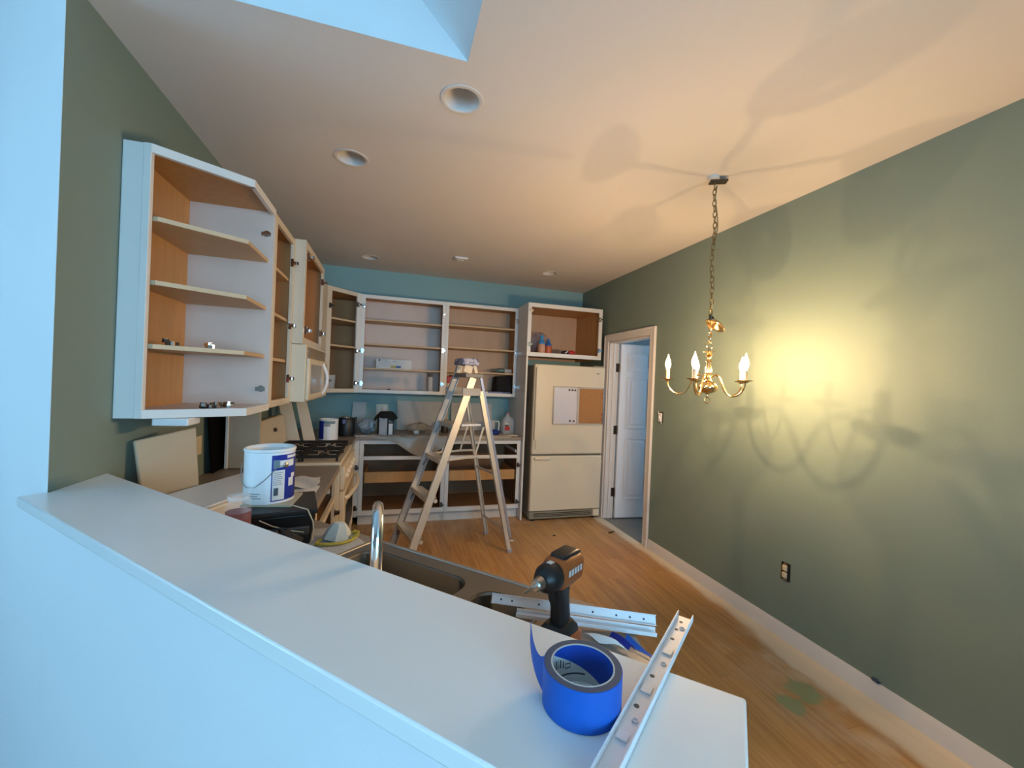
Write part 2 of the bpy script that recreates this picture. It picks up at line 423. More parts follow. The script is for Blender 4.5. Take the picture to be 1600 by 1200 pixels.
fr.box(RWIN[0], RWIN[1], BACK_Y-0.1, BACK_Y-0.03, RWIN[2], RWIN[2]+0.05).box(RWIN[0], RWIN[1], BACK_Y-0.1, BACK_Y-0.03, RWIN[3]-0.05, RWIN[3])
fr.build('window_frame', M_TRIM, wf)
wb = MB()
wb.box(LEFT_X-0.12, LEFT_X, BACK_Y, WIN[0], 0, H).box(LEFT_X-0.12, LEFT_X, WIN[1], 4.4, 0, H)
wb.box(LEFT_X-0.12, LEFT_X, WIN[0], WIN[1], 0, WIN[2]).box(LEFT_X-0.12, LEFT_X, WIN[0], WIN[1], WIN[3], H)
struct('wall_far_left', wb, M_DEN)
struct('wall_light_blocker', MB().box(1.35, R-0.02, -1.05, -0.93, 0, H-0.001), M_SAGE)  # unseen wall added to keep rear window daylight off the right wall
wf = struct('window_2', MB().box(LEFT_X-0.07, LEFT_X-0.065, WIN[0]+0.05, WIN[1]-0.05, WIN[2]+0.05, WIN[3]-0.05), M_GLASS)
fr = MB()
for yy in (WIN[0], (WIN[0]*2+WIN[1])/3-0.025, (WIN[0]+WIN[1]*2)/3-0.025, WIN[1]-0.05): fr.box(LEFT_X-0.1, LEFT_X-0.03, yy, yy+0.05, WIN[2], WIN[3])
fr.box(LEFT_X-0.1, LEFT_X-0.03, WIN[0], WIN[1], WIN[2], WIN[2]+0.05).box(LEFT_X-0.1, LEFT_X-0.03, WIN[0], WIN[1], WIN[3]-0.05, WIN[3])
fr.build('window_frame', M_TRIM, wf)
# oak strip floor, plank by plank
floor = bpy.data.objects['floor']
PW = 0.0833
plank_mesh = {}
def plank(x, ya, yb):
    ln = round(yb-ya, 2)
    if ln < 0.05: return
    o = None
    if ln in plank_mesh:
        o = bpy.data.objects.new('plank', plank_mesh[ln]); COL.objects.link(o)
    else:
        mb = MB().box(0.0004, PW-0.0004, 0.0006, ln-0.0006, 0, 0.0145)
        o = mb.build('plank', M_FLOOR, floor, world=False); plank_mesh[ln] = o.data
    o.parent = floor
    o.location = Vector((x, ya, -0.0147))-floor.location
nrow = int((R-0.02-(-0.34))/PW)+1
for i in range(nrow):
    x = R-0.001-PW*(i+1)
    y = 0.2; off = (0.37*i*1.7) % 1.0
    first = 0.25+off
    ya = y
    yb = y+first
    while ya < B-0.03:
        yb = min(yb, B-0.004); plank(x, round(ya,2), round(yb,2)); ya = yb; yb = ya+random.choice((0.9,1.1,1.3))
# baseboard and door casing on the right wall
bbm = MB()
prof = [(0,0),(-0.014,0),(-0.014,0.065),(-0.009,0.078),(-0.006,0.092),(0,0.092)]
def extrude_y(prof, xbase, ya, yb):
    m = MB(); n = len(prof)
    m.add([(xbase+a, ya, z) for a,z in prof]+[(xbase+a, yb, z) for a,z in prof],
          [tuple(range(n)), tuple(range(n,2*n))[::-1]]+[(i,(i+1)%n,(i+1)%n+n,i+n) for i in range(n)])
    return m
struct('baseboard_right', extrude_y(prof, R-0.0005, BACK_Y+0.01, 3.335), M_TRIM)
dc = MB()
CW = 0.078
dc.box(R-0.018, R-0.0005, D0-CW, D0, 0, DZ+CW).box(R-0.018, R-0.0005, D1, D1+CW, 0, DZ+CW).box(R-0.018, R-0.0005, D0, D1, DZ, DZ+CW)
for (ya,yb) in ((D0-CW,D0-CW+0.018),(D1+CW-0.018,D1+CW)): dc.box(R-0.026, R-0.018, ya, yb, 0, DZ+CW)
dc.box(R-0.026, R-0.018, D0-CW, D1+CW, DZ+CW-0.018, DZ+CW)
struct('trim_5', dc, M_TRIM, bevel=0.003)
jb = MB()
jb.box(R-0.0004, R+0.1205, D0, D0+0.018, 0, DZ).box(R-0.0004, R+0.1205, D1-0.018, D1, 0, DZ).box(R-0.0004, R+0.1205, D0, D1, DZ-0.018, DZ)
jb.box(R+0.045, R+0.08, D1-0.03, D1-0.018, 0, DZ-0.018)
struct('trim_6', jb, M_TRIM, bevel=0.002)
# hall behind the door
hall = MB()
hall.box(R+0.12, HALLX, 1.9, 2.0, 0, 2.5).box(R+0.12, HALLX, 5.3, 5.4, 0, 2.5)
hall.box(R+0.12, R+0.125, 2.0, D0-0.01, 0, 2.5).box(R+0.12, R+0.125, D1+0.01, 5.3, 0, 2.5)
struct('wall_hall', hall, M_HALLW)
hw2 = MB()
hw2.box(HALLX, HALLX+0.1, 1.9, 3.0, 0, 2.5).box(HALLX, HALLX+0.1, 3.6, 5.4, 0, 2.5).box(HALLX, HALLX+0.1, 3.0, 3.6, 0, 1.35).box(HALLX, HALLX+0.1, 3.0, 3.6, 2.05, 2.5)
struct('wall_hall_end', hw2, M_HALLW)
struct('window_3', MB().box(HALLX+0.05, HALLX+0.055, 3.0, 3.6, 1.35, 2.05), M_GLASS)
struct('floor_hall', MB().box(R+0.0, HALLX, 1.9, 5.4, -0.1, -0.004), M_HALLF)
struct('ceiling_hall', MB().box(R+0.12, HALLX+0.1, 1.9, 5.4, 2.5, 2.6), M_CEIL)
# the door leaf, swung open into the hall
dthing = tag(MB().box(0, 0.76, -0.035, 0, 0.012, 2.012).xf(Matrix.Translation((R+0.128, D1-0.022, 0)) @ Matrix.Rotation(-0.10, 4, 'Z')).build('door_1', M_DOOR, bevel=0.002), kind='structure')
dm = WM[dthing.name]; DMX = Matrix.Translation((R+0.128, D1-0.022, 0)) @ Matrix.Rotation(-0.10, 4, 'Z')
for (xa,xb) in ((0.11,0.35),(0.41,0.65)):
    for (za,zb) in ((0.24,0.92),(1.06,1.62),(1.72,1.90)):
        fr = MB()
        for q in ((xa-0.02,xa,za-0.02,zb+0.02),(xb,xb+0.02,za-0.02,zb+0.02),(xa,xb,za-0.02,za),(xa,xb,zb,zb+0.02)):
            fr.box(q[0],q[1],-0.041,-0.035,q[2],q[3])
        pn = fr.xf(DMX).build('panel_moulding', M_DOOR, dthing, bevel=0.002)
        MB().box(xa+0.03,xb-0.03,-0.040,-0.0352,za+0.03,zb-0.03).xf(DMX).build('door_panel', M_DOOR, dthing, bevel=0.003)
for z in (0.30, 1.02, 1.74):
    hg = MB().cyl((R+0.1215,D1-0.030,z-0.05),(R+0.1215,D1-0.030,z+0.05),0.008).box(R+0.082,R+0.12,D1-0.0225,D1-0.0185,z-0.05,z+0.05)
    hg.build('hinge', M_DKMET, dthing)

# ------------------------------------------------------------------ cabinets
def hinge_mesh(mb, at, out=0.0):
    x,y,z = at
    mb.box(x-0.012, x+0.012, y-0.006, y+0.010, z-0.025, z+0.025)
    mb.cyl((x, y-0.022, z),(x, y-0.004, z), 0.015, n=14)
    mb.box(x-0.006, x+0.022, y-0.034, y-0.02, z-0.010, z+0.010)
    return mb
def open_cabinet(name, label, loc, rz, w, d, h, bays, shelves, stile=0.038, rail=0.038, hinges=(), frame=M_CABW, inside=M_WOODI, back=M_WOODB, side_l=None, side_r=None, shelfm=M_SHELF, group=None, kick=0.0, cat='cabinet', floor_m=None):
    """face at local y=0, body runs back along +y; bays = list of inner stile centres"""
    t = thing(name, label, cat, loc, rz, group)
    pt = 0.016; f = 0.019
    B_ = lambda n, m, *b, bev=0.001: MB().box(*b).build(n, m, t, world=False, bevel=bev)
    B_('side_panel', side_l or inside, 0, pt, f, d, 0, h)
    B_('side_panel', side_r or inside, w-pt, w, f, d, 0, h)
    B_('back_panel', back, pt, w-pt, d-0.006, d, 0.0, h)
    B_('top_panel', inside, pt, w-pt, f, d-0.006, h-pt, h)
    B_('bottom_panel', floor_m or inside, pt, w-pt, f, d-0.006, max(0, rail-pt-0.004), max(0, rail-pt-0.004)+pt)
    edges = [stile/2]+list(bays)+[w-stile/2]
    for x in edges: B_('stile', frame, x-stile/2, x+stile/2, 0, f, 0, h)
    for z in (0, h-rail):
        for a,b in zip(edges[:-1], edges[1:]): B_('rail', frame, a+stile/2, b-stile/2, 0, f, z, z+rail)
    segs = list(zip([pt]+[b+0.008 for b in bays], [b-0.008 for b in bays]+[w-pt]))
    for b in bays: B_('partition', inside, b-0.008, b+0.008, f, d-0.006, rail, h-rail)
    for (a,b) in segs:
        for z in shelves: B_('shelf', shelfm, a+0.001, b-0.001, f+0.006, d-0.008, z-0.009, z+0.009)
    for (x,z) in hinges: hinge_mesh(MB(), (x, 0.004, z)).build('hinge', M_CHROME, t, world=False)
    return t

# angled end cabinet (largest, near left)
EZ0, EZ1 = 1.315, 2.395
ex0 = L+0.001
ec = thing('wall_cabinet', 'white angled end wall cabinet with tan inside, nearest on the left wall', 'cabinet', (ex0, 2.2, EZ0), 0, 'open wall cabinets')
XF = -0.634
pent = lambda g, yb=2.495: [(ex0,1.953+g),(L+0.095-g*0.3,1.953+g),(XF-g,2.142+g*0.6),(XF-g,yb),(ex0,yb)]
MB().prism([(ex0,1.97),(ex0+0.008,1.97),(ex0+0.008,2.478),(ex0,2.478)],EZ0+0.03,EZ1-0.02).build('back_panel', M_WOODI, ec)
MB().box(ex0, XF-0.002, 2.479, 2.495, EZ0+0.005, EZ1-0.005).build('side_panel', M_WOODP, ec, bevel=0.001)
MB().box(ex0, L+0.092, 1.950, 1.968, EZ0, EZ1).build('end_panel', M_CABW, ec, bevel=0.002)
MB().box(L+0.070, L+0.096, 1.944, 1.969, EZ0, EZ1).build('stile', M_CABW, ec, bevel=0.002)
MB().prism([(ex0,1.969),(L+0.097,1.969),(XF-0.02,2.150),(XF-0.02,2.478),(ex0,2.478)], EZ1-0.02, EZ1-0.001).build('top_panel', M_WOODI, ec)
MB().prism([(ex0,1.969),(L+0.097,1.969),(XF-0.02,2.150),(XF-0.02,2.478),(ex0,2.478)], EZ0+0.012, EZ0+0.030).build('bottom_panel', M_WOODP, ec)
def strip(z0_, z1_, m, name, seg):
    a = [((L+0.096,1.9445),(XF,2.140)), ((XF,2.140),(XF,2.495))][seg]
    dx,dy = a[1][0]-a[0][0], a[1][1]-a[0][1]; ln = math.hypot(dx,dy); nx,ny = -dy/ln*0.02, dx/ln*0.02
    MB().prism([a[0],a[1],(a[1][0]+nx,a[1][1]+ny),(a[0][0]+nx,a[0][1]+ny)], z0_, z1_).build(name, m, ec, bevel=0.001)
for zz,nm in ((EZ0,'bottom_rail'),(EZ1-0.035,'top_rail')):
    strip(zz, zz+0.035, M_CABW, nm, 0); strip(zz, zz+0.035, M_CABW, nm, 1)
for z in (1.603, 1.859, 2.114):
    sh = MB().prism([(ex0+0.009,1.972),(L+0.105,1.985),(XF-0.026,2.165),(XF-0.026,2.477),(ex0+0.009,2.477)], z-0.009, z+0.009).build('shelf', M_SHELF, ec)
    MB().prism([(L+0.104,1.983),(XF-0.028,2.163),(XF-0.024,2.160),(L+0.107,1.980)], z-0.009, z+0.009).build('edge_band', mat('edge_band_wood',(0.66,0.50,0.32),0.5), sh)
for z in (1.44, 2.265):
    MB().cyl((ex0+0.008,2.01,z),(ex0+0.022,2.01,z),0.017,n=14).box(ex0+0.008,ex0+0.03,2.0,2.02,z-0.03,z+0.03).box(ex0+0.02,ex0+0.05,1.985,2.005,z-0.008,z+0.008).build('hinge', M_CHROME, ec)
    MB().cyl((XF-0.035,2.479,z-0.01),(XF-0.035,2.468,z-0.01),0.017,n=14).box(XF-0.06,XF-0.015,2.466,2.479,z-0.022,z-0.002).build('hinge', M_CHROME, ec)
tag(MB().box(L+0.11,L+0.235,1.985,2.10,EZ0-0.032,EZ0-0.001).build('under_cabinet_light', M_WHITE, bevel=0.005), 'small white light box under the angled end wall cabinet', 'light')

rot90 = PI/2
# second cabinet on the left wall
open_cabinet('wall_cabinet', 'narrow open wall cabinet between the angled end cabinet and the microwave', (-0.634, 2.497, 1.325), rot90, 0.462, 0.396, 1.055, [], [0.27,0.53,0.79],
    stile=0.04, frame=M_CABC, back=M_WOODI, side_r=M_WOODS, hinges=((0.43,0.16),(0.43,0.50),(0.43,0.90)), group='open wall cabinets')
# cabinet over the microwave
open_cabinet('wall_cabinet', 'deep open wall cabinet mounted above the cream microwave', (-0.572, 2.962, 1.715), rot90, 0.752, 0.458, 0.680, [], [],
    stile=0.045, rail=0.045, frame=M_CABC, back=M_WOODI, side_l=M_CABC, side_r=M_WOODS, hinges=((0.12,0.10),(0.12,0.60),(0.715,0.14),(0.715,0.56)), group='open wall cabinets')
# corner cabinet, face at 45 degrees
cz0, cz1 = 1.345, 2.398
cc = thing('wall_cabinet', 'diagonal corner wall cabinet between microwave and back wall cabinets', 'cabinet', (-0.634,4.36,cz0), PI/4, 'open wall cabinets')
FL = math.hypot(0.296,0.296)
for (a,b,z0_,z1_,n) in ((0,0.05,0,cz1-cz0,'stile'),(FL-0.06,FL,0,cz1-cz0,'stile'),(0.05,FL-0.06,0,0.04,'rail'),(0.05,FL-0.06,cz1-cz0-0.04,cz1-cz0,'rail')):
    MB().box(a,b,0,0.019,z0_,z1_).build(n, M_CABC if a < 0.1 else M_CABW, cc, world=False, bevel=0.001)
poly = [(-0.645,4.376),(-0.354,4.667),(-0.354,B-0.01),(L+0.01,B-0.01),(L+0.01,4.376)]
for z,n,m in ((cz0+0.022,'bottom_panel',M_WOODI),(cz1-0.02,'top_panel',M_WOODI),(1.82,'shelf',M_SHELF),(2.09,'shelf',M_SHELF)):
    MB().prism(poly, z-0.009, z+0.009).build(n, m, cc)
MB().box(L+0.001,L+0.009,4.37,B-0.002,cz0,cz1).build('back_panel', M_WOODI, cc)
MB().box(L+0.009,-0.345,B-0.009,B-0.002,cz0,cz1).build('back_panel', M_WOODS, cc)
MB().box(-0.353,-0.34,4.672,B-0.009,cz0,cz1).build('side_panel', M_WOODP, cc)
MB().box(L+0.001,-0.636,3.72,4.372,cz0,cz1).build('filler_cabinet', M_CABC, cc)
for x,z in ((0.03,0.12),(0.03,0.86),(FL-0.05,0.10),(FL-0.05,0.44),(FL-0.05,0.93)):
    hinge_mesh(MB(), (x,0.0,z)).build('hinge', M_DKMET if x < 0.1 else M_CHROME, cc, world=False)
# two wall cabinets on the back wall
UF = B-0.325
open_cabinet('wall_cabinet', 'wide open wall cabinet on the back wall beside the diagonal corner cabinet', (-0.338, UF, 1.345), 0, 0.893, 0.323, 1.053, [], [0.262,0.527,0.787],
    stile=0.036, inside=M_WOODI, back=M_WOODP, hinges=((0.02,0.10),(0.02,0.45),(0.02,0.93),(0.875,0.12),(0.875,0.50),(0.875,0.92)), group='open wall cabinets')
open_cabinet('wall_cabinet', 'open wall cabinet on the back wall behind the stepladder top, next to fridge panel', (0.556, UF, 1.347), 0, 0.856, 0.323, 1.052, [], [0.27,0.545,0.80],
    stile=0.036, inside=M_WOODI, back=M_WOODB, side_r=M_WOODI, hinges=((0.84,0.12),(0.84,0.52),(0.84,0.90)), group='open wall cabinets')
# tall panel and the cabinet over the fridge
tag(MB().box(1.417,1.436,4.305,B-0.002,0.0,1.820).build('fridge_side_panel', M_CABW, bevel=0.001), 'tall white panel standing between the back counter and the fridge', 'panel')
open_cabinet('wall_cabinet', 'short wide open cabinet above the fridge holding blue and orange bottles', (1.415, 4.300, 1.822), 0, 0.915, B-4.302, 0.592, [], [],
    stile=0.042, rail=0.045, inside=M_WOODI, back=M_WOODB, side_l=M_CABW, hinges=((0.03,0.13),(0.03,0.50),(0.885,0.11),(0.885,0.47)), group='open wall cabinets')

# base cabinets ----------------------------------------------------
BF = B-0.61
def base_cabinet(name, label, loc, rz, w, d, group, frame=M_CABW, tray=True, inside=M_SHADEWOOD):
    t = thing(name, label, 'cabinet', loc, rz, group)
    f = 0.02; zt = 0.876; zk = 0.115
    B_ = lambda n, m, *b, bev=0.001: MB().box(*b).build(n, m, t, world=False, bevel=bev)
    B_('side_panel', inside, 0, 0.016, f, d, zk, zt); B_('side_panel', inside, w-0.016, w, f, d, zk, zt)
    B_('back_panel', M_SHADEWOOD, 0.016, w-0.016, d-0.008, d, zk, zt)
    B_('bottom_panel', inside, 0.016, w-0.016, f, d-0.008, zk+0.012, zk+0.03)
    B_('toe_kick', frame, 0, w, 0.07, 0.085, 0.0, zk)
    for a in (0, w-0.04): B_('stile', frame, a, a+0.04, 0, f, zk, zt)
    for a,b in ((zk,zk+0.045),(0.675,0.712),(zt-0.04,zt)): B_('rail', frame, 0.04, w-0.04, 0, f, a, b)
    if tray:
        dr = B_('pull_out_tray', M_WOODI, 0.05, w-0.05, 0.03, 0.045, 0.435, 0.545)
        MB().box(0.05, w-0.05, 0.046, d-0.1, 0.435, 0.447).build('tray_bottom', M_WOODI, dr, world=False)
        for a in (0.05, w-0.062): MB().box(a, a+0.012, 0.046, d-0.1, 0.447, 0.535).build('tray_side', M_WOODI, dr, world=False)
    for a in (0.025, w-0.05):
        B_('drawer_slide', M_GALV, a, a+0.012, 0.03, d-0.06, 0.735, 0.765)
    for z in (0.19, 0.60):
        hinge_mesh(MB(), (w-0.025, 0.002, z)).build('hinge', M_DKMET, t, world=False)
    return t
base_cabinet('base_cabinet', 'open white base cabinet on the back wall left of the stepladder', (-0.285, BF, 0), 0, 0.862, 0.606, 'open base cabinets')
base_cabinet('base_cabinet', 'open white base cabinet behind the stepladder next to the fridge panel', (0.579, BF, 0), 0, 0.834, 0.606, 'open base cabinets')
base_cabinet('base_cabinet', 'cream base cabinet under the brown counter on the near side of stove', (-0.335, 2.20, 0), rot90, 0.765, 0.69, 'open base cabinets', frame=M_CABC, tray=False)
# corner base beyond the stove
cb = thing('base_cabinet', 'corner base cabinet with cream front between stove and back wall', 'cabinet', (-0.66,4.36,0), 0)
MB().box(L+0.002,-0.352,3.765,B-0.002,0.1,0.876).build('body', M_CABC, cb)
MB().box(-0.352,-0.334,3.765,BF-0.002,0.1,0.876).build('face_frame', M_CABC, cb, bevel=0.002)
MB().box(-0.351,-0.288,BF+0.001,BF+0.02,0.1,0.876).build('filler_strip', M_CABW, cb, bevel=0.001)
MB().box(L+0.1,-0.42,3.80,BF,0,0.1).build('toe_kick', M_CABC, cb)
for z in (0.19,0.60): hinge_mesh(MB(), (-0.31, BF, z)).build('hinge', M_DKMET, cb)
# angled base under the sink
pb = [P45(-1.50,0.602), P45(-0.30,0.602), P45(-0.30,1.07), P45(-1.40,1.07)]
sb = thing('sink_cabinet', 'angled base cabinet below the sink behind the half wall', 'cabinet', (0,0.95,0), 0)
MB().prism(pb, 0.1, 0.70).build('body', M_CABC, sb)
MB().prism([P45(-1.44,0.602), P45(-0.34,0.602), P45(-0.34,1.0), P45(-1.36,1.0)], 0, 0.1).build('toe_kick', M_CABC, sb)
fr = MB()
for s0,s1 in ((-1.39,-1.345),(-0.88,-0.84),(-0.345,-0.30)): fr.prism([P45(s0,1.07),P45(s1,1.07),P45(s1,1.089),P45(s0,1.089)],0.1,0.874)
fr.build('face_frame', M_CABC, sb)
for s0,s1 in ((-1.34,-0.885),(-0.835,-0.35)):
    dp = MB().prism([P45(s0,1.0895),P45(s1,1.0895),P45(s1,1.108),P45(s0,1.108)],0.13,0.85).build('cabinet_door', M_CABC, sb, bevel=0.003)
fr = MB()
fr.prism([P45(-1.45,0.602),P45(-1.41,0.602),P45(-1.36,1.069),P45(-1.40,1.069)],0.701,0.872).prism([P45(-0.32,0.602),P45(-0.30,0.602),P45(-0.30,1.069),P45(-0.32,1.069)],0.701,0.872)
fr.build('side_panel', M_CABC, sb)
tm = P45(-1.40,1.11)

# worktops ----------------------------------------------------------
CT0, CT1 = 0.877, 0.914
tag(MB().prism([(L+0.002,3.762),(-0.315,3.762),(-0.315,BF-0.025),(1.415,BF-0.025),(1.415,B-0.002),(L+0.002,B-0.002)], CT0, CT1).build('worktop', M_COUNTER, bevel=0.004),
    'brown laminate worktop along the back wall up to the fridge panel', 'worktop')
pc = P45(-0.30,1.11)
SK = (-1.115,-0.44,0.66,1.07)     # sink cut-out: along, across
j45 = (-0.315, 1.57+0.315)
wt = MB()
cpoly = lambda *p: list(p)
# left run plus angled run, pieced round the sink cut-out
nearL = (L+0.002, 0.905-L)
A = P45(SK[0],SK[2]); Bp = P45(SK[0],SK[3])
wt.prism([nearL, P45(SK[0],0.905/math.sqrt(2)), P45(SK[0],1.11), j45, (-0.315,2.962), (L+0.002,2.962)], CT0, CT1)
wt.prism([P45(SK[0],0.905/math.sqrt(2)), P45(SK[1],0.905/math.sqrt(2)), P45(SK[1],SK[2]), P45(SK[0],SK[2])], CT0, CT1)
wt.prism([P45(SK[0],SK[3]), P45(SK[1],SK[3]), P45(SK[1],1.11), P45(SK[0],1.11)], CT0, CT1)
wt.prism([P45(SK[1],0.905/math.sqrt(2)), P45(-0.13,0.905/math.sqrt(2)), P45(-0.13,0.94), P45(-0.25,1.11), P45(SK[1],1.11)], CT0, CT1)
tag(wt.build('worktop', M_COUNTER), 'brown laminate worktop running from the stove round to the sink', 'worktop')

# sink ---------------------------------------------------------------
sk = thing('kitchen_sink', 'stainless steel double bowl sink behind the white half wall ledge', 'sink', (*P45(-0.77,0.86),0.72), -PI/4)
# local axes: x along the half wall, y across it; centre (-0.77, 0.865)
def rrect(x0,x1,y0,y1,r,n=5):
    pts = []
    for cx,cy,a0 in ((x1-r,y1-r,0),(x0+r,y1-r,PI/2),(x0+r,y0+r,PI),(x1-r,y0+r,1.5*PI)):
        for i in range(n+1):
            a = a0+PI/2*i/n; pts.append((cx+r*math.cos(a),cy+r*math.sin(a)))
    return pts
def bowl(x0,x1,y0,y1,zt,depth,r):
    m = MB(); rings = [(0.0,zt,r),(0.004,zt-0.006,r),(0.012,zt-depth+0.03,r*0.9),(0.035,zt-depth,r*0.8)]
    k = None
    for g,z,rr in rings:
        p = rrect(x0+g,x1-g,y0+g,y1-g,rr)
        m.v += [Vector((a,b,z)) for a,b in p]; k = len(p)
    for j in range(len(rings)-1):
        for i in range(k): m.f.append((j*k+i, j*k+(i+1)%k, (j+1)*k+(i+1)%k, (j+1)*k+i))
    m.f.append(tuple((len(rings)-1)*k+i for i in range(k)))
    return m
skz = 0.92-0.72
hx = 0.36; hx2 = 0.345; hy = 0.222
b1 = (-0.325,0.105,-0.15,0.165); b2 = (0.155,0.305,-0.15,0.15)
rim = MB()
def plate(x0,x1,y0,y1): rim.box(x0,x1,y0,y1,skz-0.008,skz)
# rim pieces around both bowls (rounded corners filled by fans)
def frame_around(b, ox0,ox1,oy0,oy1):
    inner = rrect(*b,0.055); n = len(inner); base = len(rim.v)
    outer = []
    cx,cy = (b[0]+b[1])/2,(b[2]+b[3])/2
    for (x,y) in inner:
        dx,dy = x-cx,y-cy
        tx = ((ox1-cx)/dx) if dx > 1e-9 else (((ox0-cx)/dx) if dx < -1e-9 else 1e9)
        ty = ((oy1-cy)/dy) if dy > 1e-9 else (((oy0-cy)/dy) if dy < -1e-9 else 1e9)
        t = min(tx,ty); outer.append((cx+dx*t, cy+dy*t))
    # snap nearest outer points to the corners
    for c in ((ox0,oy0),(ox0,oy1),(ox1,oy0),(ox1,oy1)):
        i = min(range(n), key=lambda q: (outer[q][0]-c[0])**2+(outer[q][1]-c[1])**2); outer[i] = c
    rim.v += [Vector((x,y,skz)) for x,y in inner]+[Vector((x,y,skz)) for x,y in outer]
    for i in range(n): rim.f.append((base+i, base+(i+1)%n, base+n+(i+1)%n, base+n+i))
frame_around(b1,-hx,0.13,-hy,hy); frame_around(b2,0.13,hx2,-hy,hy)
rim.build('rim', mat('sink_rim_steel',(0.38,0.36,0.33),0.3,1.0), sk, world=False, solid=0.004)
MB().tube([(x,y,skz+0.001) for x,y in rrect(-hx,hx2,-hy,hy,0.03)],0.0045,6,closed=True).build('rim_bead', M_STEEL, sk, world=False)
bowl(*b1,skz,0.175,0.055).build('bowl', M_SINK, sk, world=False, solid=0.0015)
bowl(*b2,skz,0.15,0.055).build('bowl', M_SINK, sk, world=False, solid=0.0015)
MB().lathe([(0,0.002),(0.03,0.002),(0.042,0.004),(0.044,0.0)],20,(-0.145,0,skz-0.175)).build('drain', M_CHROME, sk, world=False)
MB().lathe([(0,0.002),(0.03,0.002),(0.042,0.004),(0.044,0.0)],20,(0.23,0,skz-0.15)).build('drain', M_CHROME, sk, world=False)
# faucet
fb = (-0.018, 0.955)
fa = thing('faucet', 'tall chrome gooseneck faucet arching over the sink', 'faucet', (*fb,0.9255), 0)
MB().lathe([(0,0),(0.029,0),(0.029,0.008),(0.022,0.016),(0.02,0.05),(0.017,0.055),(0,0.055)],20,(*fb,0.9255)).build('base', M_CHROME, fa)
dx,dy = 0.707*0.55-0.25*0.3, 0.95
dl = math.hypot(0.06,0.99); dx,dy = -0.03/dl, 0.99/dl
pts = [(fb[0],fb[1],0.97),(fb[0],fb[1],1.06),(fb[0],fb[1],1.13)]
for i in range(1,13):
    a = PI*i/12*0.98; pts.append((fb[0]+dx*0.07*(1-math.cos(a)), fb[1]+dy*0.07*(1-math.cos(a)), 1.13+0.075*math.sin(a)))
pts.append((pts[-1][0],pts[-1][1],1.09))
MB().tube(pts,0.0135,14).build('spout', M_CHROME, fa)
MB().cyl((pts[-1][0],pts[-1][1],1.065),(pts[-1][0],pts[-1][1],1.092),0.0155).build('aerator', M_CHROME, fa)
MB().cyl((fb[0]+0.025,fb[1],0.955),(fb[0]+0.07,fb[1]+0.01,0.972),0.006,0.005).blob((fb[0]+0.073,fb[1]+0.01,0.973),0.009,0.009,0.009).build('lever', M_CHROME, fa)

# ------------------------------------------------------------------ stove and microwave
SY0, SY1, SXF = 2.975, 3.750, -0.315
st = thing('gas_stove', 'cream freestanding gas stove with black cast iron grates', 'stove', (-0.66,3.36,0))
MB().box(L+0.125,SXF,SY0,SY1,0.09,0.905).build('body', M_BISQ, st, bevel=0.004)
MB().box(L+0.15,SXF-0.06,SY0+0.02,SY1-0.02,0,0.09).build('plinth', M_BLACK, st)
MB().box(L+0.125,SXF+0.008,SY0-0.004,SY1+0.004,0.905,0.928).build('cooktop', M_BISQ, st, bevel=0.006)
bgd = MB().hexa([(L+0.125,SY0,0.9285),(L+0.225,SY0,0.9285),(L+0.225,SY1,0.9285),(L+0.125,SY1,0.9285),(L+0.125,SY0,1.175),(L+0.19,SY0,1.185),(L+0.19,SY1,1.185),(L+0.125,SY1,1.175)]).build('backguard', M_BISQ, st, bevel=0.012)
MB().cyl((L+0.19,3.42,1.09),(L+0.222,3.42,1.095),0.014).build('knob', M_DKMET, bgd)
MB().box(SXF+0.0005,SXF+0.03,SY0+0.01,SY1-0.01,0.74,0.895).build('control_panel', M_BISQ, st, bevel=0.006)
for i in range(5):
    y = SY0+0.10+i*0.14
    MB().lathe([(0.022,0),(0.02,0.02),(0,0.022)],16,(SXF+0.03,y,0.82),(1,0,0)).build('knob', M_BISQ, st)
od = MB().box(SXF+0.0005,SXF+0.035,SY0+0.012,SY1-0.012,0.26,0.725).build('oven_door', M_BISQ, st, bevel=0.006)
MB().box(SXF+0.035,SXF+0.037,SY0+0.12,SY1-0.12,0.36,0.60).build('oven_window', M_BLACK, od)
hp = [(SXF+0.034,SY0+0.03,0.68)]
for i in range(9):
    u = i/8; hp.append((SXF+0.055+0.035*math.sin(PI*u), SY0+0.04+u*(SY1-SY0-0.08), 0.685+0.012*math.sin(PI*u)))
hp.append((SXF+0.034,SY1-0.03,0.68))
MB().tube(hp,0.014,10).build('handle', M_BISQ, od)
MB().box(SXF+0.0005,SXF+0.03,SY0+0.012,SY1-0.012,0.10,0.25).build('drawer', M_BISQ, st, bevel=0.006)
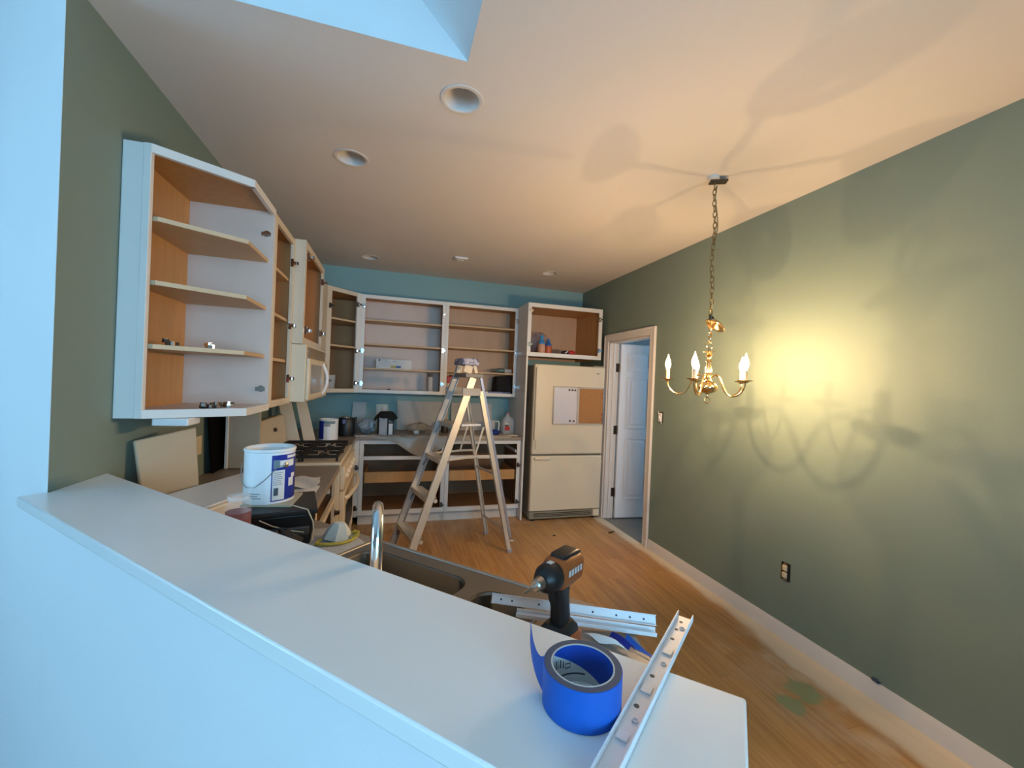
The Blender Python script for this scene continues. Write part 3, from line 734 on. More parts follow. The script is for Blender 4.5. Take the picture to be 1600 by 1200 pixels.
for (gx0,gx1) in ((L+0.25,L+0.455),(L+0.475,L+0.69)):
    for (gy0,gy1) in ((SY0+0.05,SY0+0.37),(SY0+0.40,SY1-0.05)):
        g = MB(); zg = 0.962
        for (a,b) in (((gx0,gy0),(gx1,gy0)),((gx1,gy0),(gx1,gy1)),((gx1,gy1),(gx0,gy1)),((gx0,gy1),(gx0,gy0))):
            g.bar((*a,zg),(*b,zg),0.016,0.020)
        mx_,my_ = (gx0+gx1)/2,(gy0+gy1)/2
        for q in ((gx0,my_),(gx1,my_)): g.bar((*q,zg),((q[0]*0.35+mx_*0.65),my_,zg),0.014,0.020)
        for q in ((mx_,gy0),(mx_,gy1)): g.bar((*q,zg),(mx_,(q[1]*0.35+my_*0.65),zg),0.014,0.020)
        for q in ((gx0,gy0),(gx1,gy0),(gx0,gy1),(gx1,gy1)): g.box(q[0]-0.007,q[0]+0.007,q[1]-0.007,q[1]+0.007,0.9285,0.962)
        g.build('grate', M_IRON, st)
        MB().lathe([(0.045,0),(0.042,0.012),(0.03,0.014),(0.03,0.022),(0,0.024)],18,(mx_,my_,0.9285)).build('burner', M_IRON, st)
# microwave
MX = -0.548
mw = thing('microwave', 'cream over-the-range microwave below the deep wall cabinet', 'microwave', (-0.79,3.35,1.333))
MB().box(L+0.004,MX,2.965,3.74,1.333,1.712).build('body', M_BISQ, mw, bevel=0.004)
md = MB().box(MX+0.0003,MX+0.022,2.972,3.56,1.345,1.622).build('microwave_door', M_BISQ, mw, bevel=0.006)
MB().box(MX+0.022,MX+0.0235,3.03,3.46,1.385,1.585).build('window', mat('mesh_window',(0.30,0.27,0.22),0.25,var=0.2,scale=80), md)
MB().box(MX+0.0003,MX+0.022,3.563,3.735,1.345,1.622).build('control_panel', M_BISQ, mw, bevel=0.005)
MB().box(MX+0.022,MX+0.0235,3.585,3.72,1.42,1.60).build('keypad', mat('keypad_grey',(0.40,0.36,0.30),0.4,var=0.2,scale=60), mw)
hp = [(MX+0.02,3.525,1.365+i/8*0.235) for i in range(9)]
hp = [(MX+0.022+0.035*math.sin(PI*i/8),3.525,1.365+i/8*0.235) for i in range(9)]
MB().tube(hp,0.011,10).build('handle', M_WHITE, md)
for i in range(7): MB().box(MX+0.0003,MX+0.012,3.0,3.70,1.630+i*0.0105,1.635+i*0.0105).build('vent_slat', M_BISQS, mw)

# ------------------------------------------------------------------ fridge with its board
FX0, FX1, FY, FH = 1.492, 2.350, 4.218, 1.735
fg = thing('refrigerator', 'cream bottom-freezer refrigerator standing between white panel and doorway', 'refrigerator', (1.92,4.55,0))
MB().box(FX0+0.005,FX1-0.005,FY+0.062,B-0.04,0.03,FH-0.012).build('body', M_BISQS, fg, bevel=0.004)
ud = MB().box(FX0,FX1,FY,FY+0.06,0.742,FH).build('refrigerator_door', M_BISQ, fg, bevel=0.014)
ld = MB().box(FX0,FX1,FY,FY+0.06,0.112,0.724).build('freezer_door', M_BISQ, fg, bevel=0.014)
MB().box(FX0+0.012,FX0+0.034,FY-0.028,FY-0.001,0.90,1.70).build('handle', M_BISQ, ud, bevel=0.008)
MB().box(FX0+0.034,FX0+0.05,FY-0.012,FY-0.001,0.80,1.72).build('handle_trim', M_BISQ, ud, bevel=0.004)
MB().box(FX0+0.03,FX0+0.215,FY-0.03,FY-0.001,0.685,0.712).build('handle', M_BISQ, ld, bevel=0.008)
MB().box(FX1-0.11,FX1-0.075,FY-0.0012,FY-0.0002,1.655,1.664).build('maker_mark', M_INK, ud)
gr = MB().box(FX0+0.01,FX1-0.02,FY+0.025,FY+0.061,0.022,0.104).build('grille', mat('grille_tan',(0.30,0.26,0.18),0.5,var=0.1), fg, bevel=0.003)
for z in (0.045,0.062,0.079): MB().box(FX0+0.06,FX1-0.10,FY+0.020,FY+0.0245,z,z+0.006).build('slot', M_DKMET, gr)
MB().box(FX1-0.085,FX1-0.01,FY-0.004,FY+0.024,0.03,0.108).build('hinge_cover', M_BISQ, fg, bevel=0.008)
for x in (FX0+0.06,FX1-0.06): MB().cyl((x,FY+0.05,0),(x,FY+0.05,0.03),0.02).build('foot', M_BLACK, fg)
for x in (FX0+0.06,FX1-0.06): MB().cyl((x,B-0.12,0),(x,B-0.12,0.031),0.02).build('foot', M_BLACK, fg)
MB().box(FX1-0.14,FX1-0.02,FY+0.01,FY+0.10,FH,FH+0.014).build('top_hinge', M_BISQS, fg, bevel=0.004)
bd = thing('memo_board', 'framed half whiteboard half cork memo board hung on the fridge door', 'board', (2.03,4.21,1.08))
bx0,bx1,bz0,bz1 = 1.722,2.340,1.080,1.500
MB().box(bx0,2.005,FY-0.010,FY-0.0015,bz0,bz1).build('whiteboard', mat('whiteboard',(0.66,0.62,0.63),0.25,var=0.02), bd)
MB().box(2.03,bx1-0.001,FY-0.010,FY-0.0015,bz0+0.012,bz1-0.018).build('cork_panel', M_CORK, bd)
for b in ((bx0-0.006,bx0+0.008,bz0,bz1),(bx1-0.012,bx1+0.004,bz0,bz1),(2.004,2.03,bz0,bz1),(bx0,bx1,bz0-0.006,bz0+0.008),(bx0,bx1,bz1-0.014,bz1+0.002)):
    MB().box(b[0],b[1],FY-0.016,FY-0.001,b[2],b[3]).build('frame_bar', M_STEEL if b[1]-b[0] < 0.02 else mat('frame_tan',(0.52,0.46,0.38),0.5), bd, bevel=0.002)
for i,(x,z) in enumerate(((1.905,1.462),(1.942,1.462),(1.976,1.461),(1.925,1.117),(1.972,1.116))):
    tag(MB().lathe([(0.011,0),(0.011,0.006),(0.008,0.008),(0,0.008)],14,(x,FY-0.0102,z),(0,-1,0)).build('magnet', M_DKMET), 'dark round magnet on the whiteboard, '+('leftmost of the top three','middle of the top three','rightmost of the top three','left of the bottom two','right of the bottom two')[i], 'magnet', 'round magnets on the memo board')
for z,lb in ((1.435,'topmost of four'),(1.38,'second from the top'),(1.20,'third from the top'),(1.135,'lowest of four')):
    tag(MB().lathe([(0.001,0),(0.001,0.004),(0.006,0.005),(0.004,0.011),(0.006,0.014),(0,0.015)],10,(2.312,FY-0.0102,z),(0,-1,0)).build('push_pin', M_RED), 'tiny red push pin on the cork panel edge, '+lb, 'pin', 'push pins on the cork panel')

# ------------------------------------------------------------------ chandelier
def filament_light():
    # upright filament: shines sideways more than up and down
    pl = bpy.data.lights.new('bulb_filament', 'POINT'); pl.energy = BULB_POWER; pl.color = BULB_COLOUR; pl.shadow_soft_size = 0.006
    pl.use_nodes = True; nt = pl.node_tree; em = nt.nodes['Emission']
    tc = nt.nodes.new('ShaderNodeTexCoord'); sp = nt.nodes.new('ShaderNodeSeparateXYZ')
    nt.links.new(tc.outputs['Normal'], sp.inputs[0])
    def m_(op, x, y):
        n = nt.nodes.new('ShaderNodeMath'); n.operation = op
        for i, v in enumerate((x, y)):
            if isinstance(v, (int, float)): n.inputs[i].default_value = v
            elif v is not None: nt.links.new(v, n.inputs[i])
        return n.outputs[0]
    q = m_('SUBTRACT', 1.0, m_('MULTIPLY', sp.outputs[2], sp.outputs[2]))
    st = m_('ADD', 0.12, m_('MULTIPLY', 1.15, m_('SQRT', m_('MAXIMUM', q, 0.0), None)))
    nt.links.new(st, em.inputs['Strength'])
    return pl
CX, CY_ = 1.747, 1.947
ch = thing('chandelier', 'five-arm brass candle chandelier with lit flame bulbs hanging on a chain', 'chandelier', (CX,CY_,1.43))
MB().bar((CX-0.03,CY_+0.02,H-0.024),(CX+0.055,CY_-0.02,H-0.022),0.045,0.010).build('ceiling_bracket', M_DKMET, ch)
MB().cyl((CX-0.022,CY_,H-0.018),(CX-0.022,CY_,H-0.0005),0.032,0.032).build('ceiling_box', M_CABW, ch)
def link(mb, c, h_, w_, r_, rot):
    pts = []
    for i in range(14):
        a = 2*PI*i/14; u = w_*math.cos(a); v = h_*math.sin(a)
        pts.append((c[0]+u*math.cos(rot), c[1]+u*math.sin(rot), c[2]+v))
    mb.tube(pts, r_, 5, closed=True)
cm = MB(); z = H-0.055; i = 0
while z > 1.915:
    wig = 0.006*math.sin(z*16)
    link(cm, (CX-0.004+wig,CY_,z), 0.020, 0.010, 0.0028, (i%2)*PI/2+0.4); z -= 0.0315; i += 1
cm.build('chain', mat('aged_brass',(0.30,0.22,0.10),0.35,0.9), ch)
cord = []
for q in range(60):
    zz = H-0.045-(H-0.045-1.90)*q/59
    sp_ = 0.018 if zz > 2.4 else 0.009
    cord.append((CX+0.006+sp_*math.sin(zz*21), CY_-0.004+0.008*math.cos(zz*23), zz))
MB().tube(cord,0.0028,6).build('cord', mat('cord_olive',(0.25,0.22,0.12),0.6), ch)
# canopy slipped down the chain, tilted
MB().lathe([(0.009,0.03),(0.012,0.032),(0.03,0.024),(0.052,0.010),(0.060,0.0),(0.057,-0.003),(0.05,0.006),(0.02,0.018),(0.009,0.024)],28,(CX+0.024,CY_-0.008,1.893),(0.55,-0.14,0.82)).build('canopy', M_BRASS, ch)
MB().cyl((CX+0.008,CY_,1.925),(CX+0.000,CY_,1.945),0.016,0.012,n=16).build('canopy_nut', M_DKMET, ch)
cm = MB(); z = 1.865; i = 0
while z > 1.80: link(cm,(CX,CY_,z),0.016,0.008,0.003,(i%2)*PI/2+0.4); z -= 0.025; i += 1
link(cm,(CX,CY_,1.779),0.018,0.018,0.0035,0.3-0.5)
cm.build('lower_chain', M_BRASS, ch)
colp = [(0,1.763),(0.006,1.762),(0.008,1.748),(0.034,1.744),(0.036,1.741),(0.012,1.737),(0.014,1.728),(0.018,1.722),(0.010,1.712),(0.008,1.70),(0.015,1.694),(0.017,1.688),(0.010,1.68),(0.013,1.66),(0.018,1.64),(0.019,1.622),(0.012,1.612),(0.011,1.606),(0.024,1.602),(0.026,1.592),(0.015,1.586),(0.02,1.574),(0.042,1.560),(0.054,1.543),(0.055,1.533),(0.046,1.515),(0.03,1.506),(0.014,1.502),(0.006,1.496),(0.007,1.488),(0.005,1.478),(0,1.477)]
MB().lathe([(r,z) for r,z in colp],32,(CX,CY_,0)).build('centre_column', M_BRASS, ch)
rg = MB(); link(rg,(CX,CY_,1.462),0.016,0.016,0.003,-0.25); rg.build('pull_ring', M_BRASS, ch)
base_a = math.atan2(0.668,-0.744)        # arm pointing to image left
for k_ in range(5):
    a = base_a+k_*2*PI/5; ca,sa = math.cos(a),math.sin(a)
    ap = [(0.02,1.595),(0.045,1.608),(0.068,1.600),(0.085,1.57),(0.105,1.525),(0.135,1.495),(0.170,1.495),(0.200,1.515),(0.216,1.545),(0.219,1.566)]
    # smooth the path
    pp = []
    for i in range(len(ap)-1):
        p0 = Vector(ap[max(i-1,0)]); p1 = Vector(ap[i]); p2 = Vector(ap[i+1]); p3 = Vector(ap[min(i+2,len(ap)-1)])
        for q in range(4):
            t = q/4
            v = 0.5*((2*p1)+(p2-p0)*t+(2*p0-5*p1+4*p2-p3)*t*t+(3*p1-p0-3*p2+p3)*t**3); pp.append((v.x,v.y))
    pp.append(ap[-1])
    arm = MB().tube([(CX+r*ca,CY_+r*sa,z) for r,z in pp],0.0052,8).build('arm', M_BRASS, ch)
    c = (CX+0.219*ca,CY_+0.219*sa,0)
    MB().lathe([(0,1.566),(0.012,1.566),(0.018,1.572),(0.038,1.576),(0.040,1.580),(0.036,1.579),(0.012,1.576),(0,1.576)],26,c).build('drip_plate', M_BRASS, arm)
    MB().lathe([(0.0105,1.576),(0.0105,1.632),(0.008,1.634),(0,1.634)],18,c).build('candle_sleeve', M_SLEEVE, arm)
    MB().lathe([(0.006,1.634),(0.010,1.642),(0.0150,1.657),(0.0160,1.668),(0.0140,1.682),(0.0095,1.697),(0.005,1.710),(0.0022,1.722),(0,1.727)],18,c).build('bulb', M_BULB, arm)
    po = bpy.data.objects.new('bulb_filament', filament_light()); COL.objects.link(po); po.location = (c[0], c[1], 1.667)

# ------------------------------------------------------------------ recessed ceiling lights, vent
names = ('recessed ceiling light nearest the skylight, unlit white can', 'recessed ceiling light nearer the angled end cabinet, unlit white can', 'small far recessed light above the diagonal corner cabinet', 'small far recessed light above the fridge cabinet')
M_CAN = mat('can_reflector',(0.72,0.70,0.68),0.45,var=0.03)
for (x,y),lb in zip(LIGHTS,names):
    t = thing('recessed_light', lb, 'ceiling light', (x,y,H), 0, 'recessed ceiling lights')
    MB().lathe([(LR-0.004,-0.001),(LR+0.002,-0.004),(LR+0.015,-0.003),(LR+0.016,-0.0005)],36,(x,y,H)).build('trim_ring', M_CAN, t)
    MB().lathe([(LR-0.002,-0.002),(LR-0.004,0.03),(LR-0.012,0.07),(LR-0.03,0.105),(0.03,0.12),(0,0.12)],36,(x,y,H)).build('reflector', M_CAN, t)
    MB().lathe([(0,0.06),(0.02,0.062),(0.03,0.075),(0.032,0.09),(0.02,0.112),(0.012,0.119)],20,(x,y,H)).build('bulb', M_CAN, t)
vt = thing('smoke_detector', 'small square white ceiling vent over the back counter', 'vent', (0.61,4.14,H))
MB().box(0.545,0.685,4.06,4.20,H-0.008,H-0.0005).build('frame', M_CAN, vt, bevel=0.003)
MB().box(0.555,0.68,4.055,4.085,H-0.02,H-0.008).build('lip', M_WHITE, vt, bevel=0.003)
MB().box(0.575,0.65,4.12,4.18,H-0.016,H-0.008).build('grille', M_WHITE, vt, bevel=0.003)
vt.name = 'ceiling_vent'

# ------------------------------------------------------------------ right wall boxes
sw_ = thing('light_switch', 'uncovered white wall switch beside the doorway casing', 'switch', (R,3.23,1.21))
MB().box(R-0.004,R-0.0003,3.20,3.26,1.205,1.305).build('wall_box', M_DKMET, sw_)
MB().box(R-0.016,R-0.0042,3.21,3.25,1.215,1.295).build('strap', M_WHITE, sw_, bevel=0.003)
MB().box(R-0.026,R-0.016,3.223,3.237,1.245,1.27).build('toggle', M_WHITE, sw_)
for q,(a,b) in enumerate(((3.205,1.20),(3.255,1.31),(3.20,1.27))): MB().tube([(R-0.005,3.23,1.255),(R-0.02,(a+3.23)/2,(b+1.255)/2+0.01),(R-0.012,a,b)],0.003,6).build('wire', M_WHITE, sw_)
ol = thing('wall_outlet', 'uncovered double outlet low on the right wall', 'outlet', (R,1.944,0.36))
MB().box(R-0.004,R-0.0003,1.915,1.973,0.362,0.470).build('wall_box', M_BLACK, ol)
for z in (0.394,0.438): MB().box(R-0.018,R-0.0042,1.928,1.960,z-0.018,z+0.018).build('receptacle', M_CORD, ol, bevel=0.006)
MB().box(R-0.008,R-0.0042,1.932,1.956,0.364,0.468).build('strap', M_STEEL, ol)
lo = thing('wall_outlet', 'small cream outlet on the left wall above the leaning doors', 'outlet', (L,2.69,1.03))
MB().box(L+0.0005,L+0.007,2.665,2.73,1.04,1.145).build('cover_plate', M_BISQ, lo, bevel=0.002)
for z in (1.07,1.113): MB().box(L+0.007,L+0.009,2.682,2.713,z-0.014,z+0.014).build('receptacle', M_BISQ, lo, bevel=0.004)
bp_ = MB().blob((R-0.008,1.435,0.1005),0.008,0.02,0.008,jit=0.3,seed=4).build('tape_scrap', mat('scrap_blue_dark',(0.01,0.05,0.10),0.5))
tag(bp_, 'tiny dark blue scrap stuck on top of the right baseboard', 'scrap')

# ------------------------------------------------------------------ stepladder
LADX, LADY, LADR = 0.552, 3.61, 0.245
ld_ = thing('stepladder', 'open aluminium stepladder splashed with paint in the middle of kitchen', 'stepladder', (LADX,LADY,0), LADR)
def BL_(name, segs, m, parent=ld_, bevel=0.002):
    mb = MB()
    for p0,p1,w_,t_,up in segs: mb.bar(p0,p1,w_,t_,up)
    return mb.build(name, m, parent, world=False, bevel=bevel)
def lerp(a,b,t): return tuple(a[i]+(b[i]-a[i])*t for i in range(3))
FNb, FNt = (-0.47,-0.235,0.012), (0.095,-0.135,1.545)
FFb, FFt = (-0.47,0.235,0.012), (0.075,0.125,1.66)
RNb, RNt = (0.47,-0.235,0.012), (0.165,-0.150,1.43)
RFb, RFt = (0.47,0.235,0.012), (0.145,0.140,1.43)
def rail_(name, b, t, m, side, w_=0.062):
    # channel: web across the spread direction, two flanges turned inward
    r_ = BL_(name, [(b,t,0.004,w_,(1,0,0))], m)
    d = (Vector(t)-Vector(b)).normalized(); e = Vector((1,0,0)); e = (e-d*e.dot(d)).normalized()*(w_/2-0.002); s_ = Vector((0,side*0.012,0))
    mb = MB()
    for k in (-1,1):
        mb.bar(Vector(b)+e*k+s_, Vector(t)+e*k+s_, 0.024, 0.004, (1,0,0))
    mb.build('flange', m, r_, world=False)
    return r_
def at_z(b,t,z): return lerp(b,t,(z-b[2])/(t[2]-b[2]))
rail_('front_rail', FNb, FNt, M_ALU, 1); rail_('front_rail', FFb, FFt, mat('ladder_aluminium_dull',(0.56,0.54,0.52),0.42,0.45,var=0.12,scale=9), -1)
rail_('rear_rail', RNb, RNt, M_ALU, 1, 0.038); rail_('rear_rail', RFb, RFt, M_ALU, -1, 0.036)
for z in (0.25,0.56,0.86,1.15):
    a = at_z(FNb,FNt,z); b = at_z(FFb,FFt,z); dx_ = 0.046
    s_ = MB().box(a[0]-dx_,a[0]+dx_,a[1]+0.004,b[1]-0.004,z-0.004,z).box(a[0]-dx_,a[0]-dx_+0.004,a[1]+0.004,b[1]-0.004,z-0.04,z).box(a[0]+dx_-0.004,a[0]+dx_,a[1]+0.004,b[1]-0.004,z-0.04,z)
    so = s_.build('step', M_ALU, ld_, world=False, bevel=0.002)
    br = MB()
    for (p,yo) in ((a,0.006),(b,-0.006)): br.bar((p[0]-0.03,p[1]+yo,z-0.11),(p[0]+0.02,p[1]+yo*3,z-0.01),0.012,0.006)
    br.build('step_brace', M_DKMET, so, world=False)
    if z < 0.7: MB().cyl((a[0]+0.035,a[1]-0.014,z-0.03),(a[0]+0.035,a[1]+0.002,z-0.03),0.016).build('step_rivet', M_ALU, so, world=False)
MB().box(0.015,0.185,-0.15,0.13,1.547,1.582).build('top_step', mat('grey_step',(0.22,0.21,0.20),0.5,var=0.2,scale=20), ld_, world=False, bevel=0.004)
# paint tray platform folded out behind
MB().box(-0.04,0.19,-0.13,0.13,1.125,1.142).build('pail_shelf', M_WHITE, ld_, world=False, bevel=0.004)
# cap
MB().hexa([(0.0,-0.11,1.655),(0.165,-0.11,1.655),(0.165,0.11,1.655),(0.0,0.11,1.655),(0.012,-0.10,1.715),(0.155,-0.10,1.715),(0.155,0.10,1.715),(0.012,0.10,1.715)]).build('cap', M_DKBLUE, ld_, world=False, bevel=0.012)
BL_('cap_plate', [((0.05,-0.10,1.586),(0.075,-0.085,1.655),0.005,0.075,(1,0,0)),((0.05,0.09,1.586),(0.06,0.085,1.655),0.005,0.05,(1,0,0)),((0.14,-0.10,1.586),(0.125,-0.085,1.655),0.005,0.03,(1,0,0))], M_ALU)
for (p,m_) in (((FNt[0]-0.055,-0.15,1.42),mat('grey_bracket',(0.38,0.36,0.33),0.5)),((FFt[0]-0.07,0.15,1.42),mat('grey_bracket',(0.38,0.36,0.33),0.5))):
    MB().box(p[0]-0.05,p[0]+0.12,p[1]-0.008,p[1]+0.008,p[2]-0.03,p[2]+0.035).build('pivot_bracket', m_, ld_, world=False, bevel=0.003)
for z in (0.20,0.70):
    a = at_z(RNb,RNt,z); b = at_z(RFb,RFt,z)
    BL_('rear_brace', [(a,b,0.006,0.022,(0,0,1))], M_ALU)
for sgn,fb_,ft_,rb_,rt_ in ((1,FNb,FNt,RNb,RNt),(-1,FFb,FFt,RFb,RFt)):
    f_ = at_z(fb_,ft_,0.85); r_ = at_z(rb_,rt_,0.86); md_ = (0.125,(f_[1]+r_[1])/2+0.02*sgn,0.865)
    BL_('spreader', [((f_[0]+0.03,f_[1]+0.012*sgn,f_[2]),md_,0.004,0.02,(0,0,1)),(md_,(r_[0],r_[1]+0.012*sgn,r_[2]),0.004,0.02,(0,0,1))], M_ALU)
    BL_('spreader', [(md_,(0.20,md_[1],1.12),0.004,0.018,(1,0,0))], M_ALU)
for p in (FNb,FFb): MB().box(p[0]-0.04,p[0]+0.04,p[1]-0.012,p[1]+0.012,0,0.04).build('foot', M_BLACK, ld_, world=False, bevel=0.004)
for p in (RNb,RFb): MB().box(p[0]-0.022,p[0]+0.022,p[1]-0.014,p[1]+0.014,0,0.035).build('foot', M_ALUC, ld_, world=False, bevel=0.004)
# pole leaning behind it
tag(MB().bar((1.172,3.84,0.002),(0.782,3.72,1.58),0.034,0.026,(1,0,0)).build('pole', M_ALUC, bevel=0.003), 'grey aluminium pole leaning against the back of the stepladder', 'pole')

# ------------------------------------------------------------------ things on the half-wall ledge
# roll of blue tape
TX, TY, TR, TH = 0.249, 0.474, 0.050, 0.0505
tp = thing('tape_roll', 'thick roll of bright blue masking tape standing on the white ledge', 'tape', (TX,TY,HW))
MB().lathe([(0.0405,0.0006),(TR-0.0005,0.0006),(TR,0.0012),(TR,TH-0.0008),(TR-0.0008,TH-0.0002)],72,(TX,TY,HW)).build('tape', M_TAPE, tp)
MB().lathe([(0.0405,TH),(TR-0.0008,TH)],72,(TX,TY,HW)).build('wound_edge', M_TAPEE, tp)
MB().lathe([(0.0405,0.0002),(0.0405,TH+0.0002),(0.0385,TH+0.0002),(0.0385,0.0002),(0.0405,0.0002)],72,(TX,TY,HW)).build('core', M_CORE, tp)
camdir = math.atan2(-TY,-TX)
far = camdir+PI
def lining(lo):
    def fn(u,v):
        a = far+1.75-u*3.5
        h = TH-0.0012-(TH-0.002)*min(1,max(0,(u-0.12)/0.66))**0.85
        z = (0.0006+(h-0.0006)*v) if lo else (h+(TH-0.0006-h)*v)
        return (TX+0.0383*math.cos(a), TY+0.0383*math.sin(a), HW+z)
    return fn
MB().grid(48,4,lining(True)).build('core_lining', M_CORE, tp)
MB().grid(48,4,lining(False)).build('core_liner_blue', mat('liner_blue',(0.004,0.05,0.36),0.5), tp)
pr = MB()   # printed marks on the pale part of the liner
for i,(a,w_,z0_,z1_) in enumerate(((1.32,0.035,0.026,0.040),(1.24,0.03,0.028,0.041),(1.12,0.09,0.024,0.037),(1.0,0.03,0.023,0.037),(0.88,0.07,0.023,0.034),(0.74,0.05,0.021,0.031),(0.55,0.20,0.025,0.0265),(0.55,0.20,0.019,0.0205),(0.65,0.015,0.019,0.0265),(0.45,0.015,0.019,0.0265))):
    pr.lathe([(0.0381,z0_),(0.0381,z1_)],4,(TX,TY,HW),None,far+a-w_/2,far+a+w_/2)
pr.lathe([(0.0381,0.010),(0.0381,0.0125)],24,(TX,TY,HW),None,far-0.1,far+0.85)
pr.build('core_print', M_INK, tp)
# free flag of tape
al = camdir-PI*0.5-0.10
def flag(u,v):
    a = al-0.0-0.30*u; r = TR+0.0004+0.046*u**1.4
    x = TX+r*math.cos(al-0.55*u); y = TY+r*math.sin(al-0.55*u)
    top = TH-0.0006-0.010*math.sin(PI*min(1,u*1.3))*0.9+ (0.012*(u-0.75)/0.25 if u > 0.75 else 0)
    bot = 0.001+0.034*u**2.0
    return (x, y, HW+bot+(top-bot)*v)
MB().grid(18,6,flag).build('loose_end', M_TAPE, tp, solid=0.0003)

# white channel rails
def channel_rail(name, label, p0, p1, w_, h_, m, group, holes, roll=0.0, t_=0.0016, cat='drawer slide'):
    p0,p1 = Vector(p0),Vector(p1); d = (p1-p0); ln = d.length
    q = d.to_track_quat('X','Z').to_matrix().to_4x4()
    Mx = Matrix.Translation(p0) @ q @ Matrix.Rotation(roll,4,'X')
    th = thing(name, label, cat, p0, 0, group)
    MB().box(0,ln,-w_/2,w_/2,0,t_).xf(Mx).build('web', m, th, bevel=0.0004)
    for s_ in (-1,1):
        MB().box(0,ln,s_*w_/2-(t_ if s_ > 0 else 0),s_*w_/2+(t_ if s_ < 0 else 0),t_,h_).xf(Mx).build('flange', m, th, bevel=0.0004)
    for (u,yo,r_,kind_) in holes:
        if kind_ == 'hole':
            MB().cyl((u*ln,yo,t_+0.00001),(u*ln,yo,t_+0.0003),r_,n=14).xf(Mx).build('screw_hole', M_INK, th)
        elif kind_ == 'ring':
            MB().tube([(u*ln+r_*math.cos(a*PI/8),yo+r_*math.sin(a*PI/8),t_+0.0006) for a in range(16)],0.0009,6,closed=True).xf(Mx).build('embossed_ring', m, th)
        else:
            MB().box(u*ln-r_*0.5,u*ln+r_*0.5,yo-0.007,yo+0.007,t_,t_+0.0022).xf(Mx).build('embossed_rib', m, th, bevel=0.0008)
    return th
r0 = Vector((0.205,0.357,HW+0.0012)); r1 = Vector((0.517,0.606,HW+0.0012))
hl = []
for u in (0.30,0.62): hl += [(u,-0.002,0.0035,'ring')]
hl += [(0.90,-0.003,0.004,'ring'),(0.95,0.003,0.003,'hole'),(0.80,0.003,0.0032,'hole'),(0.70,0,0.016,'rib'),(0.45,0.002,0.016,'rib'),(0.36,0.004,0.0036,'hole'),(0.53,0.004,0.0034,'hole'),(0.22,0.002,0.014,'rib'),(0.88,0.004,0.003,'hole')]
channel_rail('drawer_slide', 'white metal drawer slide lying beside the blue tape across the ledge end', r0, r1, 0.026, 0.011, M_GALV, 'white drawer slides', hl)
# two slides on the worktop
z_ = 0.9145
channel_rail('drawer_slide', 'upper white drawer slide with screw holes lying behind the drill', (0.276,1.046,0.945), (0.652,0.868,0.940), 0.024, 0.010, M_GALV, 'white drawer slides',
    [(u,0.0,0.0026,'hole') for u in (0.06,0.13,0.30,0.47,0.63,0.77,0.85,0.93)], roll=1.0)
channel_rail('drawer_slide', 'lower white drawer slide lying on the worktop at the foot of drill', (0.326,0.988,0.9285), (0.642,0.852,0.9180), 0.022, 0.010, M_GALV, 'white drawer slides', [(0.55,0,0.012,'rib')], roll=0.15)

# ------------------------------------------------------------------ impact driver
DR = thing('impact_driver', 'orange and black cordless impact driver standing on its battery', 'power tool', (0.387,0.866,0.9145), 0)
# local frame: +x is where the nose points
ang = math.atan2(-0.60,-0.86)
DM = Matrix.Translation((0.387,0.866,0.9145)) @ Matrix.Rotation(ang,4,'Z')
def DB(name, mb, m, parent=DR, **k): return mb.xf(DM).build(name, m, parent, **k)
def loft(secs):
    m = MB(); k = len(secs[0])
    for s_ in secs: m.v += [Vector(p) for p in s_]
    for j in range(len(secs)-1):
        for i in range(k): m.f.append((j*k+i, j*k+(i+1)%k, (j+1)*k+(i+1)%k, (j+1)*k+i))
    m.f.append(tuple(range(k))[::-1]); m.f.append(tuple((len(secs)-1)*k+i for i in range(k)))
    return m
def sec_z(x0,x1,hw_,z,r): return [(a,b,z) for a,b in rrect(x0,x1,-hw_,hw_,r,4)]
def sec_x(x,hw_,z0,z1,r): return [(x,a,b) for a,b in rrect(-hw_,hw_,z0,z1,r,4)]
bat = DB('battery', loft([sec_z(-0.052,0.058,0.034,0,0.008),sec_z(-0.055,0.06,0.037,0.012,0.010),sec_z(-0.055,0.06,0.037,0.026,0.010),sec_z(-0.050,0.052,0.032,0.034,0.01)]), M_ORANGE)
DB('battery_cover', loft([sec_z(-0.050,0.045,0.0315,0.0342,0.010),sec_z(-0.046,0.038,0.030,0.046,0.010),sec_z(-0.036,0.024,0.022,0.058,0.010)]), M_BLACK)
DB('grip', loft([sec_z(-0.036,0.014,0.0185,0.056,0.014),sec_z(-0.031,0.016,0.0178,0.09,0.014),sec_z(-0.026,0.024,0.018,0.12,0.014),sec_z(-0.028,0.032,0.019,0.15,0.014)]), M_BLACK)
DB('grip_back', loft([sec_z(-0.0375,-0.022,0.014,0.058,0.006),sec_z(-0.0325,-0.018,0.0135,0.09,0.006),sec_z(-0.0285,-0.014,0.0135,0.12,0.006),sec_z(-0.0305,-0.014,0.015,0.15,0.006)]), M_ORANGE)
DB('trigger', loft([sec_z(0.016,0.030,0.008,0.112,0.004),sec_z(0.018,0.036,0.008,0.128,0.004),sec_z(0.022,0.038,0.008,0.143,0.004)]), M_BLACK)
hd = DB('housing', loft([sec_x(-0.066,0.022,0.152,0.198,0.014),sec_x(-0.055,0.029,0.145,0.208,0.016),sec_x(-0.01,0.030,0.142,0.211,0.016),sec_x(0.022,0.030,0.143,0.209,0.016),sec_x(0.030,0.028,0.146,0.206,0.016)]), M_ORANGE)
DB('top_cover', loft([sec_x(-0.060,0.019,0.198,0.212,0.005),sec_x(-0.048,0.021,0.200,0.2165,0.006),sec_x(0.008,0.021,0.202,0.2165,0.006),sec_x(0.016,0.018,0.203,0.213,0.004)]), M_BLACK, hd)
